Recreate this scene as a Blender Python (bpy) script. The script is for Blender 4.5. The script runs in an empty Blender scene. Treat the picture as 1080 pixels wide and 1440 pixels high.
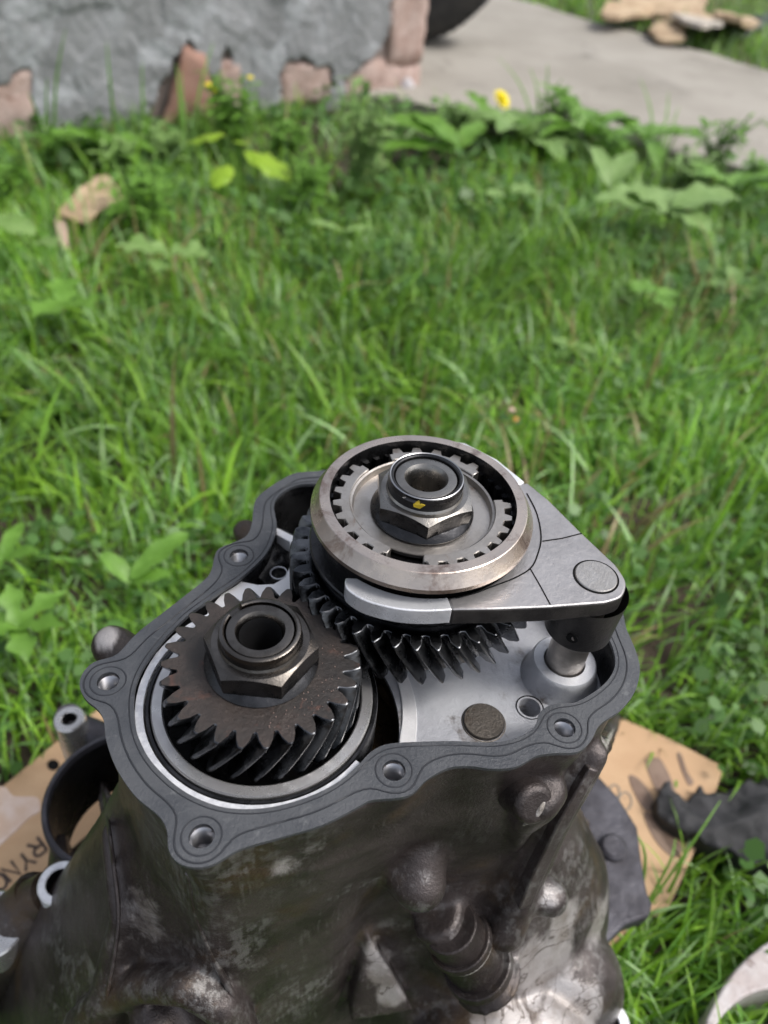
import bpy, bmesh, math, random
import numpy as np
from mathutils import Vector, noise, Matrix
from mathutils.geometry import tessellate_polygon
random.seed(7); rng = np.random.default_rng(7)
SC = bpy.context.scene
COL = SC.collection
R = math.radians
# ---------------------------------------------------------------- camera
F = 1088.0; HC = 0.56
dn = np.array([-120., 1208., 1088.]); dn /= np.linalg.norm(dn)
yw = np.array([0, 0, 1.]) - dn[2]*dn; yw /= np.linalg.norm(yw)
xw = np.cross(dn, yw)
if xw[0] < 0: xw = -xw
def ray(px, py):
    d = np.array([px-540., py-720., F]); return Vector((d@xw, d@yw, -(d@dn)))
def P(px, py, h):            # point seen at a photo pixel, h metres below the camera
    d = ray(px, py); t = -h/d.z; return Vector((d.x*t, d.y*t, HC-h))
def PY(px, py, y):           # same, on a vertical plane at distance y
    d = ray(px, py); t = y/d.y; return Vector((d.x*t, y, HC+d.z*t))
cam = bpy.data.objects.new('camera', bpy.data.cameras.new('camera')); COL.objects.link(cam)
def cv(a): a = np.array(a, float); return Vector((a@xw, a@yw, -(a@dn)))
r_, u_, f_ = cv((1, 0, 0)), cv((0, -1, 0)), cv((0, 0, 1))
M = Matrix((r_, u_, -f_)).transposed().to_4x4(); M.translation = (0, 0, HC); cam.matrix_world = M
cam.data.sensor_fit = 'AUTO'; cam.data.sensor_width = 36; cam.data.lens = 36*F/1440
cam.data.clip_start = 0.01; cam.data.clip_end = 200
cam.data.dof.use_dof = True; cam.data.dof.focus_distance = 0.272; cam.data.dof.aperture_fstop = 8.4
SC.camera = cam
# ---------------------------------------------------------------- sky and sun (bright overcast)
SUN_EL, SUN_AZ = 55, 95
w = bpy.data.worlds.new('World'); SC.world = w; w.use_nodes = True
nt = w.node_tree; nt.nodes.clear()
sk = nt.nodes.new('ShaderNodeTexSky'); sk.sky_type = 'NISHITA'; sk.sun_disc = False
sk.sun_elevation = R(SUN_EL); sk.sun_rotation = R(SUN_AZ); sk.dust_density = 4; sk.air_density = 1.0; sk.ozone_density = 1.0
hs = nt.nodes.new('ShaderNodeHueSaturation'); hs.inputs['Saturation'].default_value = 0.42
bg = nt.nodes.new('ShaderNodeBackground'); bg.inputs['Strength'].default_value = 0.15
wo = nt.nodes.new('ShaderNodeOutputWorld')
nt.links.new(sk.outputs[0], hs.inputs['Color']); nt.links.new(hs.outputs[0], bg.inputs[0]); nt.links.new(bg.outputs[0], wo.inputs[0])
sd = bpy.data.lights.new('sun', 'SUN'); sd.energy = 1.2; sd.angle = R(14); sd.color = (1, .96, .9)
so = bpy.data.objects.new('sun', sd); COL.objects.link(so)
az = R(SUN_AZ); sv = Vector((math.sin(az)*math.cos(R(SUN_EL)), math.cos(az)*math.cos(R(SUN_EL)), math.sin(R(SUN_EL))))
so.rotation_euler = sv.to_track_quat('Z', 'Y').to_euler()
SC.view_settings.view_transform = 'Standard'; SC.view_settings.look = 'None'
SC.view_settings.exposure = 0.55; SC.view_settings.gamma = 1; SC.view_settings.use_curve_mapping = False
SC.render.engine = 'CYCLES'

# ---------------------------------------------------------------- materials
def mat(name, c1, c2=None, scale=40, metal=0.0, rough=.5, rough2=None, bump=0.0, bscale=200, c3=None, s3=15, t3=(.55, .62),
        stretch=(1, 1, 1), attr=None, trans=0, coat=0, t=(.38, .62), m3=None, r3=None, spec=.5):
    m = bpy.data.materials.new(name); m.use_nodes = True; n = m.node_tree.nodes; l = m.node_tree.links
    b = n['Principled BSDF']; b.inputs['Metallic'].default_value = metal; b.inputs['Roughness'].default_value = rough
    b.inputs['Specular IOR Level'].default_value = spec
    if coat: b.inputs['Coat Weight'].default_value = coat; b.inputs['Coat Roughness'].default_value = .12
    tc = n.new('ShaderNodeTexCoord'); mp = n.new('ShaderNodeMapping'); mp.inputs['Scale'].default_value = stretch
    l.new(tc.outputs['Object'], mp.inputs[0])
    def nz(s, d=6, r=.6, dist=0):
        a = n.new('ShaderNodeTexNoise'); a.inputs['Scale'].default_value = s; a.inputs['Detail'].default_value = d
        a.inputs['Roughness'].default_value = r; a.inputs['Distortion'].default_value = dist; l.new(mp.outputs[0], a.inputs['Vector']); return a.outputs['Fac']
    def ramp(f, lo, hi):
        a = n.new('ShaderNodeMapRange'); a.interpolation_type = 'SMOOTHSTEP'; a.inputs['From Min'].default_value = lo; a.inputs['From Max'].default_value = hi
        l.new(f, a.inputs['Value']); return a.outputs['Result']
    def mix(f, a, bb):
        x = n.new('ShaderNodeMix'); x.data_type = 'RGBA'; l.new(f, x.inputs[0])
        for s, v in ((x.inputs['A'], a), (x.inputs['B'], bb)):
            if isinstance(v, tuple): s.default_value = (*v[:3], 1)
            else: l.new(v, s)
        return x.outputs['Result']
    def mixf(f, a, bb):
        x = n.new('ShaderNodeMix'); x.data_type = 'FLOAT'; l.new(f, x.inputs[0])
        for s, v in ((x.inputs['A'], a), (x.inputs['B'], bb)):
            if isinstance(v, (int, float)): s.default_value = v
            else: l.new(v, s)
        return x.outputs['Result']
    col = c1; ro = rough
    if attr:
        at = n.new('ShaderNodeAttribute'); at.attribute_name = attr; col = at.outputs['Color']
    if c2 is not None:
        f = ramp(nz(scale), *t); col = mix(f, col, c2)
        if rough2 is not None: ro = mixf(f, rough, rough2)
    if c3 is not None:
        f3 = ramp(nz(s3, 10, .68, .6), *t3); col = mix(f3, col, c3)
        if r3 is not None: ro = mixf(f3, ro, r3)
        if m3 is not None: l.new(mixf(f3, metal, m3), b.inputs['Metallic'])
    if isinstance(col, tuple): b.inputs['Base Color'].default_value = (*col, 1)
    else: l.new(col, b.inputs['Base Color'])
    if not isinstance(ro, (int, float)): l.new(ro, b.inputs['Roughness'])
    if bump:
        bp = n.new('ShaderNodeBump'); bp.inputs['Strength'].default_value = 1; bp.inputs['Distance'].default_value = bump
        l.new(nz(bscale, 8, .65), bp.inputs['Height']); l.new(bp.outputs[0], b.inputs['Normal'])
    if trans:
        tr = n.new('ShaderNodeBsdfTranslucent'); ms = n.new('ShaderNodeMixShader'); ms.inputs[0].default_value = trans
        if isinstance(col, tuple): tr.inputs[0].default_value = (*col, 1)
        else: l.new(col, tr.inputs[0])
        out = n['Material Output']; l.new(b.outputs[0], ms.inputs[1]); l.new(tr.outputs[0], ms.inputs[2]); l.new(ms.outputs[0], out.inputs['Surface'])
    m['bsdf'] = 1
    return m

# casting: oily dark aluminium with worn pale patches, tooling scratches and brown grime
def casting():
    m = bpy.data.materials.new('oily_cast_aluminium'); m.use_nodes = True; n = m.node_tree.nodes; l = m.node_tree.links
    b = n['Principled BSDF']; tc = n.new('ShaderNodeTexCoord')
    def nz(s, d=8, r=.62, dist=0, st=None):
        v = tc.outputs['Object']
        if st:
            mp = n.new('ShaderNodeMapping'); mp.inputs['Scale'].default_value = st; mp.inputs['Rotation'].default_value = (.3, .5, .2); l.new(v, mp.inputs[0]); v = mp.outputs[0]
        a = n.new('ShaderNodeTexNoise'); a.inputs['Scale'].default_value = s; a.inputs['Detail'].default_value = d
        a.inputs['Roughness'].default_value = r; a.inputs['Distortion'].default_value = dist; l.new(v, a.inputs['Vector']); return a.outputs['Fac']
    def ramp(f, lo, hi):
        a = n.new('ShaderNodeMapRange'); a.interpolation_type = 'SMOOTHSTEP'; a.inputs['From Min'].default_value = lo; a.inputs['From Max'].default_value = hi
        l.new(f, a.inputs['Value']); return a.outputs['Result']
    def ma(op, a, bb):
        x = n.new('ShaderNodeMath'); x.operation = op
        for i, v in enumerate((a, bb)):
            if isinstance(v, (int, float)): x.inputs[i].default_value = v
            else: l.new(v, x.inputs[i])
        return x.outputs[0]
    def mix(f, a, bb):
        x = n.new('ShaderNodeMix'); x.data_type = 'RGBA'; l.new(f, x.inputs[0])
        for s, v in ((x.inputs['A'], a), (x.inputs['B'], bb)):
            if isinstance(v, tuple): s.default_value = (*v[:3], 1)
            else: l.new(v, s)
        return x.outputs['Result']
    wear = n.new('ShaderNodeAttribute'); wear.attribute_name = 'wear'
    big = nz(16, 8, .6, .4); fine = nz(150, 10, .7)
    dark = mix(ramp(nz(30), .35, .65), (.032, .026, .025), (.082, .068, .066))
    dark = mix(ramp(nz(22, 6, .6, .3), .52, .70), dark, (.085, .058, .036))
    streak = nz(420, 4, .6, .2, (1, 1, .06))
    f = ma('MULTIPLY', ramp(big, .50, .60), ramp(ma('ADD', fine, ma('MULTIPLY', streak, .5)), .70, .86))
    c = mix(ma('MULTIPLY', f, .5), dark, (.27, .265, .26))
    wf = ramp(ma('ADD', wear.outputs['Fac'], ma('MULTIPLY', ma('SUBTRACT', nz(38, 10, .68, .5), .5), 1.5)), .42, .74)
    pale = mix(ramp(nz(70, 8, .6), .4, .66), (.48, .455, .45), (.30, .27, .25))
    vein = nz(28, 4, .5, 1.5); vd = ma('ABSOLUTE', ma('SUBTRACT', vein, .5), 0)
    pale = mix(ramp(vd, 0.0, .012), (.12, .10, .09), pale)
    for rot_, th_ in (((.3, .5, .9), .71), ((1.1, .2, .3), .73)):
        mp = n.new('ShaderNodeMapping'); mp.inputs['Scale'].default_value = (1, 1, .035); mp.inputs['Rotation'].default_value = rot_; l.new(tc.outputs['Object'], mp.inputs[0])
        a_ = n.new('ShaderNodeTexNoise'); a_.inputs['Scale'].default_value = 650; a_.inputs['Detail'].default_value = 3; a_.inputs['Distortion'].default_value = .15; l.new(mp.outputs[0], a_.inputs['Vector'])
        c = mix(ma('MULTIPLY', ramp(a_.outputs['Fac'], th_-.14, th_-.08), ma('MULTIPLY', ramp(nz(26+60*th_, 4), .48, .66), .16)), c, (.33, .32, .31))
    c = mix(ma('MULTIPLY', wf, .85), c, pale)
    l.new(c, b.inputs['Base Color'])
    b.inputs['Metallic'].default_value = .50; b.inputs['Specular IOR Level'].default_value = .6
    ro = n.new('ShaderNodeMapRange'); ro.inputs['To Min'].default_value = .18; ro.inputs['To Max'].default_value = .48; l.new(fine, ro.inputs['Value'])
    rm = n.new('ShaderNodeMath'); rm.operation = 'ADD'; l.new(ro.outputs[0], rm.inputs[0]); l.new(ma('MULTIPLY', wf, .03), rm.inputs[1]); l.new(rm.outputs[0], b.inputs['Roughness'])
    bp = n.new('ShaderNodeBump'); bp.inputs['Distance'].default_value = .0011; bp.inputs['Strength'].default_value = .7
    l.new(ma('ADD', ma('MULTIPLY', nz(90, 6, .6), .7), ma('MULTIPLY', nz(900, 4, .7), .45)), bp.inputs['Height']); l.new(bp.outputs[0], b.inputs['Normal'])
    return m
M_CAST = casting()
M_GASK = mat('grey_gasket_rubber', (.048, .052, .060), (.068, .072, .080), 45, .0, .36, .50, .00035, 700, (.12, .125, .13), 160, (.58, .74))
M_BEAD = mat('gasket_bead', (.022, .024, .03), None, rough=.5)
M_LAND = mat('machined_aluminium', (.80, .80, .82), (.66, .66, .68), 60, .25, .38, .5, .0001, 900)
M_DECK = mat('grey_cast_deck', (.56, .575, .61), (.42, .43, .47), 35, .25, .30, .42, .0006, 160, (.12, .10, .085), 34, (.55, .68))
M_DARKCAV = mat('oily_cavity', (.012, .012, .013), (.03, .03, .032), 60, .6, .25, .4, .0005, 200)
M_BROWNOIL = mat('brown_oily_recess', (.045, .030, .016), (.02, .015, .010), 70, .3, .10, .2, .0006, 90)
M_STEEL = mat('hub_steel', (.50, .465, .43), (.37, .345, .32), 90, 1, .36, .46, .00015, 600, (.24, .17, .13), 60, (.60, .70))
M_SLEEVE = mat('tinted_sleeve_steel', (.66, .56, .48), (.50, .44, .40), 45, .95, .22, .34, .00008, 800, (.27, .20, .17), 50, (.50, .64), t=(.4, .6))  # brownish blotches also stand in for the stepped reflections round the ring
M_HEX = mat('dark_nut_steel', (.30, .285, .265), (.20, .19, .18), 70, 1, .26, .36, .0001, 700)
M_HEXD = mat('oiled_nut_steel', (.15, .138, .127), (.085, .078, .072), 80, 1, .20, .30, .0001, 700)
M_BLACK = mat('black_oiled_steel', (.035, .035, .037), (.06, .06, .064), 90, .9, .22, .34, .0002, 400)
M_BORE = mat('shaft_bore', (.03, .03, .032), None, rough=.35, metal=.7)
M_GEAR = mat('oiled_gear_steel', (.045, .048, .054), (.16, .165, .175), 70, 1, .20, .34, .0002, 300)
M_GFACE = mat('rust_stained_gear_face', (.074, .060, .053), (.042, .038, .036), 60, .5, .26, .42, .0004, 500, (.095, .046, .034), 75, (.56, .68), r3=.6, m3=.2)
M_FORK = mat('fork_steel', (.43, .415, .415), (.33, .32, .325), 50, .8, .38, .46, .0003, 350, (.09, .085, .085), 200, (.66, .72))
M_FORKB = mat('plated_fork_steel_with_reflection', (.86, .87, .90), (.72, .73, .76), 70, .55, .18, .28, .0003, 150)  # plated arm tips: the bright reflection on them is put into the base colour
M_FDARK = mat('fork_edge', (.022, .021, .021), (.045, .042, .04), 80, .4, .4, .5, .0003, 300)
M_RET = mat('bearing_race_steel', (.62, .61, .60), (.48, .47, .47), 60, .8, .22, .34, .00008, 600)
M_WHITE = mat('white_machined_face', (.78, .79, .82), (.60, .61, .65), 250, .3, .38, None, .0002, 500, (.15, .15, .17), 330, (.66, .70))
M_YEL = mat('yellow_paint_mark', (.58, .42, .03), None, rough=.4)
M_THREAD = mat('thread_steel', (.45, .45, .47), None, rough=.3, metal=1)
M_GROOVE = mat('dark_groove', (.008, .008, .008), None, rough=.8, spec=.1)
M_PLUG = mat('plug_steel', (.20, .18, .16), (.14, .125, .11), 260, .9, .40, .5, .0002, 900, (.10, .075, .055), 120, (.56, .68))
M_PIN = mat('fork_pin_steel', (.46, .44, .42), (.37, .355, .34), 200, .95, .34, .42, .0002, 900, stretch=(1.5, 1, 1))
M_BELL = mat('dull_bell_housing', (.085, .083, .096), (.052, .05, .058), 50, .6, .42, .55, .0008, 150, (.22, .21, .22), 60, (.62, .75))
M_SOIL = mat('soil', (.045, .032, .022), (.075, .055, .038), 30, 0, .95, None, .006, 60, (.11, .085, .055), 45, (.6, .7))
M_CONC = mat('path_concrete', (.28, .258, .222), (.35, .325, .285), 3.0, 0, .9, None, .0012, 220, (.19, .175, .15), 5, (.55, .7), t=(.35, .65))
M_PLAST = mat('grey_stucco', (.29, .295, .305), (.215, .22, .226), 5, 0, .92, None, .005, 70, (.36, .372, .39), 8, (.50, .60))
M_PINK = mat('pink_rough_brick', (.42, .30, .26), (.50, .38, .34), 25, 0, .95, None, .004, 120, (.24, .14, .11), 40, (.56, .66))
M_RED = mat('red_brown_brick', (.27, .145, .105), (.34, .20, .155), 25, 0, .9, None, .003, 120)
M_CORE = mat('wall_core', (.22, .18, .16), (.3, .24, .22), 20, 0, .95, None, .004, 80)
M_CARD = mat('corrugated_cardboard', (.56, .38, .23), (.48, .31, .18), 9, 0, .85, None, .0004, 250, (.34, .22, .13), 16, (.60, .72), stretch=(1, 1.6, 1))
M_CARDW = mat('torn_pale_paper', (.68, .56, .50), (.60, .44, .34), 45, 0, .9, None, .0004, 150)
M_STAIN = mat('oil_stain', (.16, .10, .07), (.22, .15, .11), 60, 0, .6)
M_INK = mat('brown_black_ink', (.06, .04, .035), None, rough=.7)
M_TYRE = mat('tyre_rubber', (.028, .028, .027), (.045, .043, .04), 20, 0, .8, None, .002, 60)
M_RAG = mat('black_greasy_cloth', (.016, .016, .018), (.035, .035, .038), 30, 0, .62, .75, .0006, 900)
M_CASTL = mat('pale_blotchy_casting', (.42, .37, .36), (.52, .49, .49), 60, .3, .62, .7, .0008, 250, (.24, .19, .18), 110, (.56, .68))
M_TAN = mat('tan_debris', (.50, .38, .25), (.38, .27, .17), 12, 0, .9, None, .002, 60)
M_BAG = mat('dark_plastic', (.02, .024, .03), None, rough=.35)
M_GRASS = mat('grass_blades', (.07, .16, .03), attr='tint', rough=.42, trans=.38, spec=.45)
M_LEAF = mat('broad_leaf', (.13, .28, .035), (.18, .36, .055), 45, 0, .42, None, .0006, 200, trans=.3)
M_PALEL = mat('pale_dusty_leaf', (.24, .38, .12), (.18, .31, .08), 45, 0, .5, None, .0006, 200, trans=.25)
M_LIME = mat('lime_leaf', (.38, .58, .05), (.32, .52, .04), 45, 0, .4, None, .0006, 200, trans=.4)
M_STEM = mat('plant_stem', (.11, .20, .05), None, rough=.6)
M_FLOW = mat('yellow_petals', (.92, .78, .01), None, rough=.6, trans=.2)

# ---------------------------------------------------------------- mesh helpers
def link(me, name, m, parent=None, smooth=35):
    o = bpy.data.objects.new(name, me); COL.objects.link(o)
    for mm in (m if isinstance(m, (list, tuple)) else [m]): me.materials.append(mm)
    if parent is not None: o.parent = parent
    if smooth:
        me.shade_smooth()
        try: me.set_sharp_from_angle(angle=R(smooth))
        except Exception: pass
    return o
def mk(name, vs, fs, m, parent=None, smooth=35, fix=True):
    me = bpy.data.meshes.new(name); me.from_pydata([tuple(v) for v in vs], [], fs); me.update()
    if fix:
        bm = bmesh.new(); bm.from_mesh(me); bmesh.ops.remove_doubles(bm, verts=bm.verts, dist=1e-7)
        bmesh.ops.recalc_face_normals(bm, faces=bm.faces); bm.to_mesh(me); bm.free()
    return link(me, name, m, parent, smooth)
def tag(o, label, cat, group=None, kind=None):
    if label: o['label'] = label
    if cat: o['category'] = cat
    if group: o['group'] = group
    if kind: o['kind'] = kind
    return o
def empty(name, loc=(0, 0, 0)):
    o = bpy.data.objects.new(name, None); o.location = loc; o.empty_display_size = .02; COL.objects.link(o); return o
def lathe_d(prof, c=(0, 0), n=96, closed=False):
    vs, fs = [], []; k = len(prof)
    for (r, z) in prof:
        for i in range(n):
            a = 2*math.pi*i/n; vs.append((c[0]+r*math.cos(a), c[1]+r*math.sin(a), z))
    rng_ = range(k) if closed else range(k-1)
    for j in rng_:
        j2 = (j+1) % k
        for i in range(n):
            i2 = (i+1) % n; fs.append((j*n+i, j*n+i2, j2*n+i2, j2*n+i))
    return vs, fs
def lathe(name, prof, c, m, parent=None, n=96, closed=False, smooth=30):
    vs, fs = lathe_d(prof, c, n, closed); return mk(name, vs, fs, m, parent, smooth)
def prism_d(outer, z0, z1, holes=(), bev=0, tess=False):
    loops = [list(outer)]+[list(h) for h in holes]
    vs, fs = [], []; tri = tessellate_polygon([[Vector((p[0], p[1], 0)) for p in L] for L in loops])
    flat = [p for L in loops for p in L]; n = len(flat)
    vs = [(p[0], p[1], z1) for p in flat]+[(p[0], p[1], z0) for p in flat]
    if holes or tess:
        for t in tri: fs.append(tuple(t)); fs.append(tuple(i+n for i in reversed(t)))
    else: fs.append(tuple(range(n))); fs.append(tuple(i+n for i in reversed(range(n))))
    s = 0
    for L in loops:
        k = len(L)
        for i in range(k):
            a, b = s+i, s+(i+1) % k; fs.append((a, b, b+n, a+n))
        s += k
    return vs, fs
def bevel_obj(o, w_, seg=2, ang=40):
    md = o.modifiers.new('bevel', 'BEVEL'); md.width = w_; md.segments = seg; md.limit_method = 'ANGLE'; md.angle_limit = R(ang); md.harden_normals = False
    return o
def prism(name, outer, z0, z1, m, parent=None, holes=(), bev=0, seg=2):
    vs, fs = prism_d(outer, z0, z1, holes); o = mk(name, vs, fs, m, parent, 40)
    if bev: bevel_obj(o, bev, seg)
    return o
def tube_d(pts, r, n=8, cap=True, up=None):
    vs, fs = [], []; pts = [Vector(p) for p in pts]; up = up or Vector((0, 0, 1))
    for i, p in enumerate(pts):
        t = (pts[min(i+1, len(pts)-1)]-pts[max(i-1, 0)]).normalized()
        a = t.cross(up)
        if a.length < 1e-3: a = t.cross(Vector((1, 0, 0)))
        a.normalize(); b = t.cross(a)
        rr = r[i] if isinstance(r, (list, tuple)) else r
        for k in range(n):
            th = 2*math.pi*k/n; vs.append(p+a*(rr*math.cos(th))+b*(rr*math.sin(th)))
    for i in range(len(pts)-1):
        for k in range(n):
            k2 = (k+1) % n; fs.append((i*n+k, i*n+k2, (i+1)*n+k2, (i+1)*n+k))
    if cap: fs.append(tuple(range(n))); fs.append(tuple((len(pts)-1)*n+k for k in reversed(range(n))))
    return vs, fs
def tube(name, pts, r, m, parent=None, n=8): vs, fs = tube_d(pts, r, n); return mk(name, vs, fs, m, parent, 60)
def join_d(parts):
    vs, fs = [], []
    for v, f in parts:
        k = len(vs); vs += list(v); fs += [tuple(i+k for i in q) for q in f]
    return vs, fs
def catmull(pts, n=6, closed=True):
    out = []; k = len(pts); pts = [Vector(p) for p in pts]
    for i in range(k if closed else k-1):
        if closed: p0, p1, p2, p3 = pts[i-1], pts[i], pts[(i+1) % k], pts[(i+2) % k]
        else: p0, p1, p2, p3 = pts[max(i-1, 0)], pts[i], pts[i+1], pts[min(i+2, k-1)]
        for j in range(n):
            t = j/n; out.append(.5*((2*p1)+(-p0+p2)*t+(2*p0-5*p1+4*p2-p3)*t*t+(-p0+3*p1-3*p2+p3)*t**3))
    if not closed: out.append(pts[-1])
    return out
def resample(pts, n):
    k = len(pts); L = [0]
    for i in range(k): L.append(L[-1]+(pts[(i+1) % k]-pts[i]).length)
    out = []; j = 0
    for i in range(n):
        s = L[-1]*i/n
        while L[j+1] < s: j += 1
        t = (s-L[j])/max(1e-9, L[j+1]-L[j]); out.append(pts[j].lerp(pts[(j+1) % k], t))
    return out
def offset(pts, d):          # positive = outward for counter-clockwise loops
    k = len(pts); A = sum(pts[i].x*pts[(i+1) % k].y-pts[(i+1) % k].x*pts[i].y for i in range(k)); s = 1 if A > 0 else -1
    out = []
    for i in range(k):
        t = pts[(i+1) % k]-pts[i-1]; nrm = Vector((t.y, -t.x, 0)).normalized()*s; out.append(pts[i]+nrm*d)
    return out
def remesh(name, parts, m, parent, voxel=.0017, smooth_it=4, disp=None):
    vs, fs = join_d(parts); me = bpy.data.meshes.new(name+'_src'); me.from_pydata([tuple(v) for v in vs], [], fs); me.update()
    bm = bmesh.new(); bm.from_mesh(me); bmesh.ops.recalc_face_normals(bm, faces=bm.faces); bm.to_mesh(me); bm.free()
    t = bpy.data.objects.new('tmp', me); COL.objects.link(t)
    a = t.modifiers.new('r', 'REMESH'); a.mode = 'VOXEL'; a.voxel_size = voxel; a.use_smooth_shade = True
    if smooth_it: b = t.modifiers.new('s', 'SMOOTH'); b.iterations = smooth_it; b.factor = .5
    dg = bpy.context.evaluated_depsgraph_get(); me2 = bpy.data.meshes.new_from_object(t.evaluated_get(dg)); me2.name = name
    bpy.data.objects.remove(t); bpy.data.meshes.remove(me)
    if disp:
        nv = len(me2.vertices); a = np.empty(nv*3, np.float32); b = np.empty(nv*3, np.float32)
        me2.vertices.foreach_get('co', a); me2.vertices.foreach_get('normal', b)
        A = a.reshape(-1, 3).tolist(); B = b.reshape(-1, 3).tolist()
        out = [disp(Vector(p), Vector(q))[:] for p, q in zip(A, B)]
        me2.vertices.foreach_set('co', np.array(out, np.float32).ravel()); me2.update()
    o = link(me2, name, m, parent, 0); me2.shade_smooth(); return o
def ball_d(c, r, n=16, squash=(1, 1, 1), rot=None):
    vs, fs = [], []; m_ = n//2
    for j in range(m_+1):
        th = math.pi*j/m_
        for i in range(n):
            a = 2*math.pi*i/n; v = Vector((math.sin(th)*math.cos(a)*squash[0], math.sin(th)*math.sin(a)*squash[1], math.cos(th)*squash[2]))*r
            if rot: v = rot@v
            vs.append(v+Vector(c))
    for j in range(m_):
        for i in range(n):
            i2 = (i+1) % n; fs.append((j*n+i, j*n+i2, (j+1)*n+i2, (j+1)*n+i))
    return vs, fs
def cyl_d(a, b, r0, r1=None, n=24): return tube_d([a, b], [r0, r1 if r1 is not None else r0], n)
def circ(c, r, n=24): return [Vector((c[0]+r*math.cos(2*math.pi*i/n), c[1]+r*math.sin(2*math.pi*i/n), 0)) for i in range(n)]
def Z(h): return HC-h

# ================================================================ SETTING
GZ = 0.0
ground = mk('ground', [(-30, -6, 0), (30, -6, 0), (30, 60, 0), (-30, 60, 0)], [(0, 1, 2, 3)], M_SOIL, smooth=0); ground['kind'] = 'structure'
# concrete path
HP = .525
n0, n1 = P(590, 146, HP), P(1080, 240, HP); f0, f1 = P(735, 0, HP), P(1080, 99, HP)
dN = (n1-n0).normalized(); dF = (f1-f0).normalized()
A_, B_ = n0-dN*3.5, n1+dN*4; C_, D_ = f1+dF*4, f0-dF*5
def wob(a, b, n, amp):
    o = []; d = (b-a); nr = Vector((-d.y, d.x, 0)).normalized()
    for i in range(n): t = i/n; p = a+d*t; o.append(p+nr*amp*noise.noise(p*5))
    return o
path_poly = wob(A_, B_, 60, .03)+wob(B_, C_, 4, 0)+wob(C_, D_, 60, .05)+wob(D_, A_, 4, 0)
pth = mk('path', *prism_d(path_poly, -.05, Z(HP), tess=True), M_CONC, None, 30); pth['kind'] = 'structure'
# joint in path is a groove between two slabs: thin dark strip lying in it
# ---- wall of the building
Aw, Bw = P(0, 205, .56), P(586, 140, .56); uw = (Bw-Aw).normalized(); nw = Vector((uw.y, -uw.x, 0))
if nw.y > 0: nw = -nw
Lw = (Bw-Aw).length
def WP(px, py):              # photo pixel -> (u, v) on the wall face
    d = ray(px, py); o = Vector((0, 0, HC)); t = (Aw-o).dot(nw)/d.dot(nw); p = o+d*t; return ((p-Aw).dot(uw), p.z)
def wpt(u, v, off=0): return Aw+uw*u+nw*off+Vector((0, 0, v))
wall = empty('house_wall', wpt(Lw/2, 0)); tag(wall, 'grey stucco wall corner with pink brick showing through broken plaster', 'wall')
def setp(o, par): o.parent = par; o.matrix_parent_inverse = Matrix.Translation(par.location).inverted(); return o
def part(o, par): return setp(o, par)
U0 = -2.2; HW = 1.15
def wbox(name, u0, u1, v0, v1, o0, o1, m, par, bev=0, smooth=40):
    vs = [wpt(u, v, o) for u in (u0, u1) for v in (v0, v1) for o in (o0, o1)]
    fs = [(0, 1, 3, 2), (4, 6, 7, 5), (0, 4, 5, 1), (2, 3, 7, 6), (0, 2, 6, 4), (1, 5, 7, 3)]
    o = mk(name, vs, fs, m, None, smooth)
    if bev: bevel_obj(o, bev, 2)
    return part(o, par)
wbox('wall_core', U0, Lw, -.2, HW, -.26, -.012, M_CORE, wall)
wbox('coping', U0-.02, Lw+.02, HW, HW+.05, -.3, .04, M_CONC, wall, .008)
# plaster skin: relief sheet with holes where it has broken off
def inpoly(u, v, poly):
    c = False; k = len(poly)
    for i in range(k):
        (x1, y1), (x2, y2) = poly[i], poly[i-1]
        if (y1 > v) != (y2 > v) and u < (x2-x1)*(v-y1)/(y2-y1)+x1: c = not c
    return c
notch = [[WP(*q) for q in L] for L in (
    [(-40, 130), (0, 112), (14, 108), (30, 94), (42, 98), (50, 150), (60, 225), (-40, 240)],
    [(208, 150), (262, 55), (276, 74), (300, 112), (318, 68), (326, 80), (346, 130), (345, 200), (200, 200)],
    [(390, 120), (398, 86), (425, 80), (440, 94), (462, 90), (470, 118), (452, 150), (440, 190), (405, 190)],
    [(486, 110), (515, 85), (540, 60), (548, 20), (545, -60), (620, -60), (620, 200), (480, 200)])]
nu, nv = 420, 150; us = np.concatenate([np.linspace(U0, -.15, 60)[:-1], np.linspace(-.15, Lw+.012, nu-59)]); vs_ = np.concatenate([np.linspace(-.05, .75, 130), np.linspace(.75, HW, 21)[1:]])
pv = []
for v in vs_:
    for u in us:
        s = Vector((u*3.2, v*3.2, 1.3)); tr = noise.noise(Vector((u*6, v*9, 3)))
        q_ = noise.noise(Vector((u*6+.9*tr, v*8+.9*tr, 7))); h = .0025*noise.fractal(s*2, 1.0, 2.0, 5)+.0035*min(1, max(0, q_*12+.2))+.0025*min(1, max(0, noise.noise(Vector((u*11+.5*tr, v*13, 2)))*9))+.002*noise.noise(Vector((u*60, v*60, 1)))
        pv.append(wpt(u, v, .004+h))
pf = []; NU = len(us)
for j in range(len(vs_)-1):
    for i in range(NU-1):
        uc, vc = (us[i]+us[i+1])/2, (vs_[j]+vs_[j+1])/2
        wu = uc+.012*noise.noise(Vector((uc*40, vc*40, 0))); wv = vc+.012*noise.noise(Vector((uc*40, vc*40, 9)))
        if any(inpoly(wu, wv, L) for L in notch): continue
        pf.append((j*NU+i, j*NU+i+1, (j+1)*NU+i+1, (j+1)*NU+i))
pl = mk('plaster', pv, pf, M_PLAST, None, 0, fix=False); pl.data.shade_smooth(); part(pl, wall)
md = pl.modifiers.new('s', 'SOLIDIFY'); md.thickness = .016; md.offset = -1
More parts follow.
